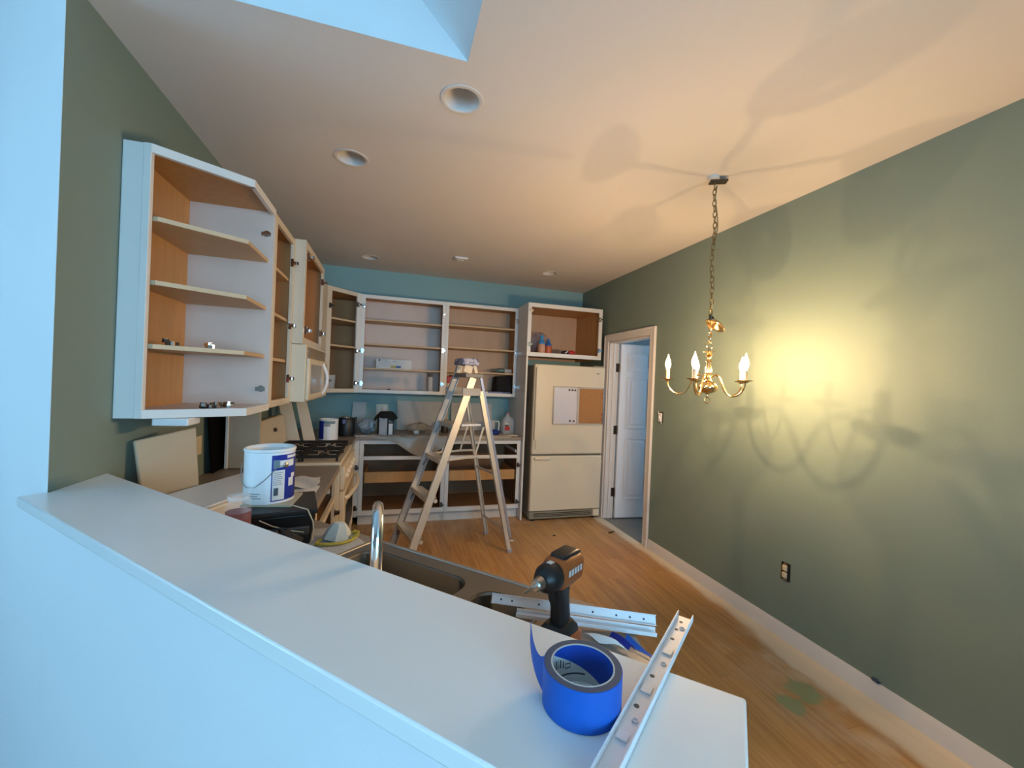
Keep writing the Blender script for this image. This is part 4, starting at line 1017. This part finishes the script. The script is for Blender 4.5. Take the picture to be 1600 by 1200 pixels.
DB('rear_cap', loft([sec_x(-0.074,0.018,0.157,0.192,0.012),sec_x(-0.0665,0.024,0.150,0.200,0.014)]), M_BLACK, hd)
for s_ in (1,-1):
    lm = MB()
    for i in range(5): lm.box(-0.048+i*0.0125,-0.040+i*0.0125,s_*0.0302,s_*0.0308,0.172,0.186)
    DB('side_mark', lm, mat('light_grey_mark',(0.55,0.54,0.52),0.5), hd)
DB('nose_housing', MB().lathe([(0.0,0),(0.031,0),(0.0325,0.010),(0.031,0.026),(0.024,0.040),(0.017,0.046),(0,0.046)],28,(0.030,0,0.175),(1,0,0)), M_BLACK)
DB('nose_mark', MB().box(0.034,0.048,-0.006,0.006,0.2062,0.2078), mat('light_grey_mark',(0.55,0.54,0.52)), hd)
DB('collet', MB().lathe([(0,0.044),(0.014,0.044),(0.0145,0.05),(0.012,0.056),(0.013,0.066),(0.0105,0.070),(0,0.070)],22,(0.030,0,0.175),(1,0,0)), M_STEEL)
for a in (0.7,2.4,3.9,5.5):
    DB('work_light', MB().blob((0.066,0.0205*math.cos(a),0.175+0.0205*math.sin(a)),0.004,0.005,0.005), mat('lens_grey',(0.35,0.38,0.40),0.2))
DB('screw_bit', MB().cyl((0.099,0,0.175),(0.128,0,0.175),0.0032,n=6).cyl((0.128,0,0.175),(0.14,0,0.175),0.0032,0.0012,n=6), M_STEEL)

# ------------------------------------------------------------------ paint cans
def paint_can(label, c, label_arcs, group='paint cans', mats=(M_WHITE,M_BLUE), r=0.083, h=0.192, view=None, open_top=True, handle=True, big=False):
    t = thing('paint_can', label, 'paint can', c, 0, group)
    x,y,z = c
    body = MB().lathe([(0,0.003),(r-0.004,0.003),(r,0.0),(r,0.004),(r-0.001,0.007),(r-0.001,h-0.012),(r+0.0015,h-0.009),(r+0.0015,h-0.003),(r-0.002,h),(r-0.008,h-0.002),(r-0.008,h-0.010),(r-0.012,h-0.012),(r-0.012,h-0.05)],48,c).build('body', mats[0], t)
    MB().lathe([(r-0.0125,h-0.05),(0,h-0.05)],40,c).build('paint', mat('wet_paint_grey',(0.45,0.46,0.47),0.3), t)
    for (a0,a1,z0,z1,m,nm,dr) in label_arcs:
        MB().cylpatch(c, r-0.0008+dr, view+a0, view+a1, z0, z1, 0.0005, 14).build(nm, m, t)
    if handle:
        hp = []
        for i in range(15):
            u = i/14; a = view-1.75+u*2.35
            hp.append((x+(r+0.006)*math.cos(a), y+(r+0.006)*math.sin(a), z+h*0.70-0.085*math.sin(PI*min(1,u*1.15))*(1-u*0.25)))
        MB().tube(hp,0.0017,6).build('bail_handle', M_STEEL, t)
        for a in (view+0.62,):
            MB().lathe([(0.010,0),(0.010,0.003),(0.005,0.006),(0,0.006)],14,(x+r*math.cos(a),y+r*math.sin(a),z+h*0.70),(math.cos(a),math.sin(a),0)).build('handle_ear', M_STEEL, t)
    return t
# near can on a black crate
pcx, pcy, pcz = -0.420, 1.700, 1.052
vw = math.atan2(-pcy,-pcx)
arcs = [(0.06,1.75,0.008,0.172,M_BLUE,'blue_label',0),(0.10,0.60,0.012,0.118,M_PAPER,'text_panel',0.0006),
        (0.16,0.34,0.028,0.056,M_GREYINK,'barcode_patch',0.0012),(0.80,1.10,0.055,0.085,M_PAPER,'label_mark',0.0006),(0.95,1.20,0.085,0.10,M_PAPER,'label_mark',0.0006),
        (0.36,1.10,0.128,0.152,M_PAPER,'label_swoosh',0.0006),(0.12,0.38,0.125,0.155,mat('label_teal',(0.16,0.24,0.28),0.4),'label_picture',0.0006),
        (0.70,1.3,0.158,0.168,M_PAPER,'label_mark',0.0006),(-0.95,-0.45,0.028,0.031,M_GREYINK,'text_line',0),(-0.85,-0.35,0.036,0.039,M_GREYINK,'text_line',0),(-0.7,-0.3,0.02,0.023,M_GREYINK,'text_line',0)]
nc = paint_can('white and blue paint can with wire handle, largest, on the black tray', (pcx,pcy,pcz), arcs, view=vw)
tl = MB()
for i in range(7): tl.cylpatch((pcx,pcy,pcz), 0.0835, vw+0.14, vw+0.50-0.03*(i%3), 0.066+i*0.007, 0.0685+i*0.007, 0.0005, 6)
tl.build('small_print', M_GREYINK, nc)
bc = MB()
for i in range(9): bc.cylpatch((pcx,pcy,pcz), 0.0842, vw+0.165+i*0.019, vw+0.172+i*0.019+0.004*(i%3), 0.029, 0.055, 0.0004, 2)
bc.build('barcode_bars', M_INK, nc)
# black crate and litter below it
ck = thing('tool_tray', 'black plastic tray full of odds and ends under the near paint can', 'tray', (-0.365,1.67,0.9145), 0.2)
MB().hexa([(-0.09,-0.10,0),(0.09,-0.10,0),(0.09,0.11,0),(-0.09,0.11,0),(-0.105,-0.115,0.115),(0.105,-0.115,0.115),(0.105,0.125,0.115),(-0.105,0.125,0.115)]).build('tray_body', M_BLACK, ck, world=False, bevel=0.008)
MB().box(-0.11,0.11,-0.12,0.13,0.112,0.130).build('tray_rim', M_BLACK, ck, world=False, bevel=0.004)
MB().box(-0.08,0.085,-0.118,-0.105,0.04,0.07).build('tray_handle', mat('dark_grey_plastic',(0.06,0.06,0.06),0.4), ck, world=False, bevel=0.004)
tag(MB().prism([(-0.49,1.625),(-0.325,1.60),(-0.32,1.77),(-0.48,1.78)],1.0455,1.0512).build('cardboard_sheet', mat('scrap_cardboard',(0.50,0.44,0.32),0.8)), 'thin cardboard sheet between the near paint can and black tray', 'cardboard')
tag(MB().tube([(-0.322,1.59,1.056),(-0.262,1.55,1.050),(-0.242,1.54,1.01),(-0.238,1.535,0.975),(-0.243,1.53,0.945)],0.0022,8).build('string', M_CORD), 'pale knotted string hanging down beside the black tray', 'string')
tag(MB().tube([(-0.40,1.515,1.03),(-0.36,1.508,1.012),(-0.31,1.508,0.995),(-0.265,1.512,0.985)],0.0018,8).build('wire_piece', M_CORD), 'pale bent wire in front of the black tray', 'wire')
tag(MB().blob((-0.325,1.452,0.9145+0.056),0.065,0.045,0.045,18,10,0.2,11).build('rubbish_bag', M_BLACK), 'crumpled black bag in front of the black tray', 'bag')
# red jar
jx, jy = -0.447, 1.470
jr = thing('glass_jar', 'clear jar half full of dark red liquid beside the black tray', 'jar', (jx,jy,0.9145))
MB().lathe([(0,0),(0.034,0),(0.036,0.006),(0.036,0.178),(0.030,0.194),(0.027,0.200),(0.029,0.202),(0.029,0.210)],28,(jx,jy,0.9145)).build('glass', mat('thin_glass',(0.8,0.82,0.82),0.08,alpha=0.13), jr)
MB().lathe([(0,0.003),(0.033,0.003),(0.0345,0.008),(0.0345,0.164),(0,0.164)],28,(jx,jy,0.9145)).build('liquid', M_REDLIQ, jr)
MB().lathe([(0.0305,0.201),(0.0305,0.214),(0,0.215)],24,(jx,jy,0.9145)).build('lid', M_CLEAR, jr)
# white storage box
wb_ = thing('storage_box', 'low white box on the worktop between leaning door and paint can', 'box', (-0.70,2.03,0.9145), -0.38)
MB().hexa([(-0.10,-0.27,0),(0.14,-0.27,0),(0.14,0.27,0),(-0.10,0.27,0),(-0.11,-0.28,0.085),(0.15,-0.28,0.085),(0.15,0.28,0.085),(-0.11,0.28,0.085)]).build('box_body', M_WHITE, wb_, world=False, bevel=0.01)
MB().box(-0.115,0.155,-0.285,0.285,0.0855,0.097).build('lid', M_WHITE, wb_, world=False, bevel=0.005)
# leaning doors etc. along the left wall
tag(MB().slab((-0.972,2.045,0.9155),(-0.835,2.205,0.9155),(-0.882,2.262,1.247),(-1.018,2.055,1.212),0.019).build('cabinet_door', M_TAN, bevel=0.006), 'beige cabinet door leaning under the angled end cabinet behind the ledge', 'cabinet door', 'loose cabinet doors')
d1 = MB().slab((-0.99,2.775,0.9155),(-0.985,3.13,0.9155),(-1.016,3.11,1.30),(-1.018,2.755,1.30),0.008).build('black_board', mat('black_glass',(0.003,0.003,0.003),0.8,var=0.0,spec=0.05))
tag(d1, 'black board leaning upright on the left wall between the beige doors', 'board')
d2 = thing('cabinet_door', 'beige cabinet door standing upright next to the stove back', 'cabinet door', (-0.88,2.93,0.9155), 0, 'loose cabinet doors')
MB().slab((-0.955,2.915,0.9155),(-0.775,2.915,0.9155),(-0.79,2.955,1.31),(-0.968,2.955,1.31),0.019).build('door_board', M_TAN, d2, bevel=0.004)
MB().slab((-0.965,2.910,0.9155),(-0.948,2.910,0.9155),(-0.962,2.950,1.311),(-0.978,2.950,1.311),0.024).build('edge_strip', M_CABW, d2, bevel=0.003)
for i,(a,b,c,dd,lb) in enumerate((((-0.845,3.92,0.9145),(-0.745,3.94,0.9145),(-0.845,4.02,1.262),(-0.945,4.00,1.262),'slanted cream board leaning just beyond the stove back, nearer of two'),
                      ((-0.735,4.02,0.9145),(-0.64,4.04,0.9145),(-0.745,4.14,1.262),(-0.83,4.12,1.262),'slanted cream board leaning beyond the stove, farther of two'))):
    tag(MB().slab(a,b,c,dd,0.018).build('trim_board', M_CABC, bevel=0.002), lb, 'board', 'slanted boards by the stove')
# papers beyond the near can
pp_ = thing('paper_stack', 'white folded papers draped on the worktop right of the near paint can', 'paper', (-0.46,2.42,0.9145))
MB().grid(8,8,lambda u,v: (-0.535+0.17*u+0.01*math.sin(v*5), 2.34+0.24*v, 0.918+0.012*math.sin(u*4+v*3)**2+0.004)).build('top_sheet', M_PAPER, pp_, solid=0.0012)
MB().grid(8,6,lambda u,v: (-0.53+0.18*u, 2.27+0.14*v+0.01*math.sin(u*6), 0.9165+0.008*math.sin(u*5+1)**2)).build('lower_sheet', M_PAPER, pp_, solid=0.0012)
# newspaper and dust mask near the sink
tag(MB().prism([(-0.36,1.49),(-0.205,1.425),(-0.07,1.565),(-0.16,1.73),(-0.27,1.74)],0.9145,0.9165).build('newspaper', mat('newsprint',(0.55,0.53,0.50),0.9,var=0.2,scale=50)), 'sheet of paper spread on the worktop under the dust mask', 'paper')
dmk = thing('dust_mask', 'pale cup-shaped dust mask with yellow straps by the sink corner', 'mask', (-0.165,1.60,0.917))
MB().lathe([(0.052,0.0),(0.050,0.007),(0.040,0.030),(0.026,0.048),(0.020,0.054),(0.008,0.056),(0,0.056)],7,(-0.172,1.625,0.9185),(0.14,0.05,1)).build('cup', M_MASK, dmk, angle=0.3)
MB().tube([(-0.225,1.60,0.924),(-0.235,1.565,0.9225),(-0.20,1.552,0.9225),(-0.15,1.555,0.9225),(-0.118,1.58,0.9225),(-0.10,1.63,0.9225),(-0.115,1.67,0.924)],0.0055,6).build('strap', M_YELLOW, dmk)
MB().tube([(-0.120,1.60,0.924),(-0.098,1.605,0.935),(-0.10,1.645,0.93),(-0.125,1.655,0.924)],0.0045,6).build('strap', M_YELLOW, dmk)
# scraps at the worktop end
sc = thing('tape_scrap', 'crumpled white and blue wrapper on the worktop end behind the tape', 'scrap', (0.47,0.80,0.9145))
MB().grid(8,8,lambda u,v: (0.468+0.052*u+0.020*v, 0.893-0.045*u-0.040*v, 0.919+0.016*math.sin(u*3.2)*math.sin(v*2.9)+0.003*math.sin(u*6+v*4))).build('white_wrap', M_PAPER, sc, solid=0.0008)
MB().grid(6,4,lambda u,v: (0.520+0.018*u+0.014*v, 0.862-0.055*u-0.004*v, 0.922+0.012*math.sin(v*3)+0.012*u*(1-u))).build('blue_wrap', M_BLUE, sc, solid=0.0008)
tag(MB().grid(8,3,lambda u,v: (0.553+0.035*u+0.016*(v-0.5)*(1-u*0.9), 0.845-0.085*u+0.01*(v-0.5)*(1-u), 0.917+0.014*(1-u)**2*v+0.002*u)).build('tape_strip', M_TAPE, solid=0.0006), 'torn strip of blue tape hanging at the worktop corner', 'tape')

# ------------------------------------------------------------------ things on the back worktop
pcx2, pcy2 = -0.555, 4.19
vw2 = math.atan2(-pcy2,-pcx2)
paint_can('white and blue paint can on the back worktop beyond the stove', (pcx2,pcy2,0.9145),
    [(-1.6,-0.55,0.008,0.176,M_BLUE,'blue_label',0),(-0.55,0.7,0.150,0.176,mat('label_teal',(0.16,0.24,0.28)),'label_band',0),(-0.5,0.15,0.125,0.150,M_GREYINK,'label_picture',0.0)], view=vw2, handle=False)
bk = thing('coffee_maker', 'black drip coffee maker beside the farther paint can', 'coffee maker', (-0.42,4.42,0.9145))
MB().lathe([(0,0),(0.075,0),(0.078,0.01),(0.078,0.17),(0.07,0.182),(0,0.184)],28,(-0.425,4.42,0.9145)).build('body', M_BLACK, bk)
MB().lathe([(0.05,0.184),(0.05,0.196),(0.03,0.20),(0,0.20)],20,(-0.425,4.42,0.9145)).build('lid', M_CHROME, bk)
MB().box(-0.35,-0.325,4.405,4.435,0.935,1.105).build('handle', M_BLACK, bk, bevel=0.006)
MB().box(-0.452,-0.425,4.339,4.3425,1.045,1.085).build('display', mat('blue_display',(0.12,0.14,0.30),0.3), bk)
tag(MB().slab((-0.425,4.93,0.9155),(-0.28,4.93,0.9155),(-0.27,4.972,1.225),(-0.415,4.972,1.225),0.006).build('cutting_board', mat('grey_white_board',(0.55,0.53,0.50),0.5)), 'narrow pale board leaning on the back wall behind the coffee maker', 'board')
sp2 = thing('wall_outlet', 'pale outlet plate on the teal back wall above the black hood', 'outlet', (-0.10,B,1.08))
MB().box(-0.165,-0.035,B-0.008,B-0.0005,1.09,1.205).build('cover_plate', M_BISQ, sp2, bevel=0.002)
for x in (-0.13,-0.07): MB().box(x-0.016,x+0.016,B-0.010,B-0.008,1.115,1.18).build('receptacle', M_WHITE, sp2, bevel=0.003)
# plastic bag
tag(MB().blob((-0.235,4.60,0.998),0.085,0.07,0.07,22,12,0.26,5).build('plastic_bag', angle=0.2, m=mat('bag_film_blue',(0.42,0.47,0.52),0.3,var=0.25,scale=12)), 'crumpled translucent plastic bag between coffee maker and white carton', 'bag')
# carton with a black cloth over it
cn = thing('carton', 'grey and white carton under a draped black cloth on back worktop', 'carton', (-0.04,4.44,0.9145), 0.12)
MB().box(-0.075,0.005,-0.05,0.05,0,0.20).build('carton_body', M_CARD, cn, world=False, bevel=0.003)
MB().box(0.006,0.075,-0.055,0.05,0,0.195).build('black_sleeve', M_BLACK, cn, world=False, bevel=0.003)
MB().box(0.02,0.058,-0.057,-0.0552,0.015,0.13).build('label_panel', M_PAPER, cn, world=False)
MB().lathe([(0.016,0),(0.016,0.002),(0.010,0.002),(0.010,0)],16,(0.039,-0.0555,0.16),(0,-1,0)).build('ring_mark', M_GREYINK, cn, world=False)
def cloth(u,v):
    a = 2*PI*u; r = 0.022+0.088*v
    z = 0.282-0.014*v-0.060*v**3+0.016*math.sin(a*3+1)*v+0.009*math.sin(a*7+v*5)*v
    return (-0.005+r*1.05*math.cos(a), -0.005+r*0.75*math.sin(a), z)
clo = MB().grid(28,8,cloth); clo.f.append(tuple(range(29))[::-1])
tag(clo.xf(Matrix.Translation((-0.04,4.44,0.9145-0.03))).build('black_cloth', mat('black_fabric',(0.010,0.010,0.011),0.85,var=0.2,scale=20), solid=0.002), 'black cloth hood draped over the carton on back worktop', 'cloth')
tag(MB().box(-0.128,-0.112,4.40,4.45,0.915,1.11).build('black_strap', mat('black_fabric',(0.010,0.010,0.011)), bevel=0.004), 'black strap hanging down beside the grey carton', 'strap')
# backsplash boards leaning on the back wall
tag(MB().slab((0.075,4.925,0.9155),(0.66,4.925,0.9155),(0.66,4.970,1.25),(0.065,4.970,1.25),0.008).build('backsplash_board', mat('plaster_board',(0.52,0.49,0.45),0.7,var=0.08,scale=5), bevel=0.001), 'large pale board leaning on the back wall left of the stepladder', 'board', 'leaning backsplash boards')
tag(MB().slab((0.70,4.925,0.9155),(1.21,4.925,0.9155),(1.20,4.970,1.245),(0.70,4.970,1.245),0.008).build('backsplash_board', mat('plaster_board',(0.52,0.49,0.45)), bevel=0.001), 'pale board leaning on the back wall behind the stepladder rear legs', 'board', 'leaning backsplash boards')
# drop sheet over the worktop edge
def sheet(u,v):
    x = -0.22+1.50*u
    edge = BF-0.030
    hang = (0.20*math.exp(-((u-0.37)/0.17)**2)+0.03*math.exp(-((u-0.75)/0.12)**2)+0.004)
    depth_back = 0.065
    s_ = v*(depth_back+hang)
    wr_ = 0.006*math.sin(u*41+v*7)+0.005*math.sin(u*23-v*13)
    if s_ < depth_back: return (x, edge+depth_back-s_, 0.919+abs(wr_)+0.003)
    q = s_-depth_back
    return (x, edge-0.006-0.010*math.sin(u*29)*min(1,q*8)-0.012*min(1,q*10), 0.917-q)
tag(MB().grid(60,22,sheet).build('plastic_sheet', M_FILM, solid=0.0006), 'translucent plastic drop sheet hanging over the back worktop edge', 'plastic sheet')
def crumple(c, rx, ry, rz, seed):
    return MB().blob(c, rx, ry, rz, 20, 12, 0.22, seed)
tag(crumple((0.30,4.62,0.9145+0.064),0.13,0.08,0.05,21).build('crumpled_plastic', M_FILM, angle=0.2), 'heap of crumpled clear plastic on the back worktop left of stepladder', 'plastic sheet')
tag(crumple((0.27,4.47,0.944),0.028,0.025,0.022,8).build('paper_ball', M_PAPER), 'small white crumpled paper ball on the plastic drop sheet', 'paper')
tag(crumple((0.47,4.50,0.945),0.035,0.03,0.02,9).build('paper_ball', M_PAPER), 'flat crumpled white tissue right of the paper ball on drop sheet', 'paper')
tag(MB().lathe([(0,0),(0.04,0),(0.042,0.01),(0.042,0.13),(0.036,0.14),(0.03,0.145),(0,0.146)],20,(0.60,4.72,0.9145)).build('tin', mat('dark_tin',(0.03,0.025,0.02),0.4)), 'dark tin on the back worktop behind the stepladder front rail', 'tin')
# measuring jug, blue rag, milk jug
mj = thing('measuring_jug', 'clear measuring jug on the back worktop right of the stepladder', 'jug', (1.16,4.72,0.9145))
MB().lathe([(0,0),(0.048,0),(0.05,0.006),(0.062,0.15),(0.064,0.152),(0.061,0.15),(0.047,0.008),(0,0.007)],26,(1.14,4.72,0.9145)).build('jug_body', M_CLEAR, mj)
MB().tube([(1.198,4.70,1.05),(1.228,4.69,1.052),(1.236,4.69,1.03),(1.232,4.69,0.95),(1.225,4.69,0.935),(1.193,4.70,0.937)],0.009,8).build('handle', M_WHITE, mj)
tag(crumple((1.15,4.53,0.944),0.055,0.035,0.030,14).build('blue_rag', mat('blue_cloth',(0.02,0.05,0.26),0.8,var=0.3,scale=14)), 'small crumpled blue rag in front of the measuring jug', 'rag')
jg = thing('milk_jug', 'translucent plastic gallon jug with red label next to fridge panel', 'jug', (1.335,4.68,0.9145))
def jsec(hw_, z, r): return [(1.335+a,4.68+b,0.9145+z) for a,b in rrect(-hw_,hw_,-hw_,hw_,r,4)]
loft([jsec(0.066,0,0.02),jsec(0.070,0.008,0.022),jsec(0.070,0.12,0.022),jsec(0.062,0.155,0.03),jsec(0.040,0.19,0.035),jsec(0.022,0.215,0.0215),jsec(0.019,0.225,0.0185)]).build('jug_body', M_CLEAR, jg)
MB().lathe([(0.021,0.226),(0.021,0.242),(0,0.243)],18,(1.335,4.68,0.9145)).build('cap', mat('pink_cap',(0.55,0.22,0.22),0.4), jg)
MB().box(1.285,1.345,4.608,4.6095,0.955,1.005).build('label', M_RED, jg)
MB().box(1.285,1.33,4.608,4.6095,1.006,1.02).build('label_top', M_INK, jg)
MB().tube([(1.385,4.64,1.035),(1.395,4.635,1.06),(1.38,4.645,1.095),(1.36,4.66,1.105)],0.009,8).build('handle', M_CLEAR, jg)
tag(MB().box(1.20,1.39,4.42,4.45,0.9145,0.928).build('paint_stick', M_CABC, bevel=0.002), 'thin cream stick lying on the worktop end by the fridge panel', 'stick')
tag(MB().box(-0.335,-0.215,4.36,4.405,0.9145,0.922).build('putty_knife', M_PAPER, bevel=0.002), 'flat pale strip lying on the worktop edge below the coffee maker', 'strip')

# ------------------------------------------------------------------ things in the open cabinets
sh3 = 1.345+0.262+0.0095
bxx = thing('cardboard_box', 'long white cardboard box with blue and yellow print on cabinet shelf', 'box', (0.0,4.78,sh3))
MB().box(-0.178,0.205,4.75,4.86,sh3,sh3+0.105).build('box_body', M_PAPER, bxx, bevel=0.002)
for (a,b,c,d,m) in ((-0.02,0.035,0.01,0.035,mat('print_yellow',(0.50,0.38,0.08),0.5)),(0.038,0.09,0.01,0.035,mat('print_blue',(0.05,0.12,0.32),0.5)),(-0.15,-0.135,0.08,0.10,M_INK),(0.0,0.04,0.082,0.088,M_GREYINK)):
    MB().box(a,b,4.7485,4.7498,sh3+c,sh3+d).build('print', m, bxx)
us = 1.345+0.038-0.004+0.0005
scn = thing('spray_can', 'slim white aerosol can standing on the bottom of wide back cabinet', 'can', (0.42,4.76,us))
MB().lathe([(0,0),(0.030,0),(0.031,0.004),(0.031,0.15),(0.024,0.165),(0,0.166)],24,(0.42,4.76,us)).build('can_body', mat('grey_white_can',(0.50,0.50,0.50),0.35), scn)
MB().lathe([(0.022,0.1665),(0.022,0.20),(0.018,0.204),(0,0.205)],20,(0.42,4.76,us)).build('cap', mat('dark_cap',(0.10,0.10,0.10),0.5), scn)
tag(MB().lathe([(0,0),(0.02,0),(0.022,0.006),(0.010,0.012),(0.004,0.016),(0,0.018)],14,(-0.03,4.74,us)).build('loose_drawer_knob', mat('dark_red_brown',(0.14,0.05,0.03),0.4)), 'tiny brown drawer knob left on the bottom of wide back cabinet', 'button')  # loose drawer knob lying in the cabinet
us2 = 1.347+0.038-0.004+0.0005
bag = thing('tool_bag', 'black soft tool bag standing in the back cabinet right of ladder', 'bag', (1.285,4.80,us2))
MB().hexa([(1.175,4.72,us2),(1.378,4.72,us2),(1.378,4.92,us2),(1.175,4.92,us2),(1.195,4.74,us2+0.205),(1.378,4.74,us2+0.215),(1.378,4.90,us2+0.215),(1.195,4.90,us2+0.205)]).build('bag_body', mat('black_fabric',(0.010,0.010,0.011)), bag, bevel=0.02)
MB().box(1.20,1.37,4.708,4.719,us2+0.03,us2+0.10).build('pocket', mat('black_fabric',(0.010,0.010,0.011)), bag, bevel=0.006)
s3b = 1.347+0.27+0.0095
tg = thing('caulk_gun_bottle', 'green glass bottle lying on its side on shelf above tool bag', 'bottle', (1.24,4.75,s3b))
MB().lathe([(0,0),(0.026,0),(0.029,0.01),(0.029,0.08),(0.014,0.105),(0.012,0.135),(0,0.136)],20,(1.29,4.75,s3b+0.0292),(-1,0.05,0)).build('bottle_body', mat('green_grey_plastic',(0.10,0.15,0.14),0.2), tg)
tg.name = 'bottle'
t2 = thing('roll_bottle', 'pale plastic tube lying on the shelf beside the green bottle', 'tube', (1.34,4.76,s3b))
MB().cyl((1.295,4.765,s3b+0.0275),(1.378,4.755,s3b+0.0275),0.027,n=20).build('tube_body', M_CLEAR, t2); t2.name = 'plastic_tube'
rb = thing('red_tin', 'red tin at the left inside the back cabinet behind the ladder', 'tin', (0.66,4.80,us2))
MB().box(0.61,0.715,4.77,4.87,us2,us2+0.18).build('tin_body', M_RED, rb, bevel=0.006)
MB().lathe([(0,0.18),(0.02,0.18),(0.02,0.195),(0,0.196)],14,(0.66,4.82,us2)).build('cap', M_BLACK, rb)
tag(MB().lathe([(0,0),(0.035,0),(0.035,0.09),(0.03,0.1),(0,0.101)],18,(0.625,4.735,us2)).build('cream_jar', M_BISQ), 'small cream jar in front of the red tin', 'jar')
rl = thing('paint_tray', 'flat blue and white scraper set on the cabinet bottom edge', 'scraper', (1.15,4.68,us2))
MB().box(1.09,1.26,4.662,4.70,us2,us2+0.022).build('blade_pack', mat('pack_blue',(0.12,0.17,0.36),0.4), rl, bevel=0.003)
MB().box(0.93,1.085,4.662,4.70,us2,us2+0.020).build('card', M_PAPER, rl, bevel=0.002)
MB().bar((1.262,4.68,us2+0.010),(1.36,4.69,us2+0.018),0.014,0.012).build('handle', mat('pack_blue',(0.12,0.17,0.36)), rl)
rl.name = 'scraper_set'
# corner cabinet tub
tag(MB().lathe([(0,0),(0.055,0),(0.06,0.01),(0.068,0.14),(0.070,0.145),(0.066,0.145),(0.057,0.012),(0,0.01)],24,(-0.63,4.60,cz0+0.0315)).build('plastic_tub', M_CLEAR), 'translucent plastic tub on the bottom of the diagonal corner cabinet', 'tub')
# narrow cabinet bottles
nb = 1.325+0.038-0.004+0.0005
bt = thing('bottle', 'small red and white bottle on the bottom of the narrow cabinet', 'bottle', (-0.75,2.60,nb))
MB().lathe([(0,0),(0.026,0),(0.027,0.004),(0.027,0.07),(0.018,0.085),(0,0.086)],20,(-0.72,2.60,nb)).build('bottle_body', M_PAPER, bt)
MB().lathe([(0.0275,0.02),(0.0275,0.05)],20,(-0.72,2.60,nb)).build('label', M_RED, bt)
MB().lathe([(0.016,0.0865),(0.016,0.125),(0,0.126)],16,(-0.72,2.60,nb)).build('cap', M_RED, bt)
# over-fridge things
of = 1.822+0.045-0.004+0.0005
def spray_bottle(x,y,lb,hb,tp_,m1,m2):
    t = thing('bottle', lb, 'bottle', (x,y,of), 0, 'bottles over the fridge')
    MB().lathe([(0,0),(0.042,0),(0.045,0.006),(0.045,hb*0.55),(0.040,hb*0.7)],22,(x,y,of)).build('lower_half', m1, t)
    MB().lathe([(0.040,hb*0.7),(0.036,hb*0.85),(0.022,hb*0.95),(0.018,hb),(0,hb)],22,(x,y,of)).build('upper_half', m2, t)
    MB().lathe([(0.020,hb+0.0005),(0.020,hb+tp_),(0,hb+tp_)],16,(x,y,of)).build('cap', m2, t)
M_OR2 = mat('orange_red_label',(0.55,0.13,0.05),0.4); M_BL2 = mat('bright_blue_bottle',(0.02,0.13,0.45),0.3)
spray_bottle(1.66,4.50,'blue bottle with pale orange base in the cabinet over fridge',0.17,0.05,mat('pale_orange',(0.6,0.32,0.2),0.4),mat('sky_blue_bottle',(0.04,0.25,0.55),0.3))
spray_bottle(1.76,4.54,'dark blue topped orange bottle in the cabinet over fridge',0.15,0.03,M_OR2,M_BL2)
tag(MB().blob((1.70,4.68,of+0.145),0.13,0.06,0.125,20,12,0.12,31).build('plastic_bag', mat('bag_film_clear',(0.35,0.32,0.38),0.2,alpha=0.35)), 'thin clear plastic bag behind the bottles over the fridge', 'bag')
tt = thing('tape_measure', 'black and red hand tool lying in the cabinet over fridge', 'tool', (2.0,4.42,of))
MB().blob((1.93,4.42,of+0.028),0.055,0.03,0.028).build('grip', M_BLACK, tt)
MB().blob((2.005,4.42,of+0.030),0.05,0.032,0.030).build('case', M_RED, tt)
MB().bar((1.915,4.388,of+0.02),(1.945,4.386,of+0.045),0.008,0.012).build('lever', M_PAPER, tt)
tt.name = 'hand_tool'
# loose hinges and screws on the end cabinet shelves
def heap(x,y,z,lb,n,seed,m,rx=0.05,name='loose_hinge'):
    rg = random.Random(seed); t = thing(name, lb, 'hinge', (x,y,z), 0, 'loose hinges in the end cabinet')
    for i in range(n):
        a = rg.random()*PI; dx_ = (rg.random()-0.5)*rx; dy_ = (rg.random()-0.5)*rx*1.6
        c,s_ = math.cos(a)*0.022, math.sin(a)*0.022
        MB().bar((x+dx_-c,y+dy_-s_,z+0.008+0.011*(i%2)),(x+dx_+c,y+dy_+s_,z+0.009+0.011*(i%2)),0.014,0.014).cyl((x+dx_,y+dy_,z+0.001+0.011*(i%2)),(x+dx_,y+dy_,z+0.018+0.011*(i%2)),0.012,n=10).build('hinge_arm', m, t)
hz = EZ0+0.0305
heap(-0.80,2.16,hz,'pile of brown loose hinges on the floor of angled end cabinet',5,3,M_DKMET,0.08)
heap(-0.74,2.19,hz,'few silver loose hinges beside the brown pile in end cabinet',3,5,M_CHROME,0.04)
heap(-0.90,2.06,1.603+0.0092,'brown hinge lying on the lowest shelf of angled end cabinet',2,8,M_DKMET,0.03)
heap(-0.77,2.17,1.603+0.0092,'bright silver hinges on the lowest shelf of angled end cabinet',3,9,M_CHROME,0.06)
heap(-0.86,2.2,1.859+0.0092,'single dark hinge on the middle shelf of angled end cabinet',1,10,M_DKMET,0.02)
# floor litter
tag(MB().blob((1.16,3.74,0.006),0.022,0.014,0.006,jit=0.3,seed=3).build('plaster_chip', M_PAPER), 'white plaster chip on the floor beside the ladder rear foot', 'chip')
tag(MB().blob((1.62,3.80,0.004),0.016,0.014,0.004,jit=0.3,seed=6).build('dirt_crumb', M_DKMET), 'dark crumb on the floor left before the fridge', 'crumb')
tag(MB().bar((2.22,3.77,0.004),(2.29,3.80,0.004),0.018,0.008).build('wood_splinter', M_DKMET), 'dark splinter on the floor before the doorway', 'splinter')
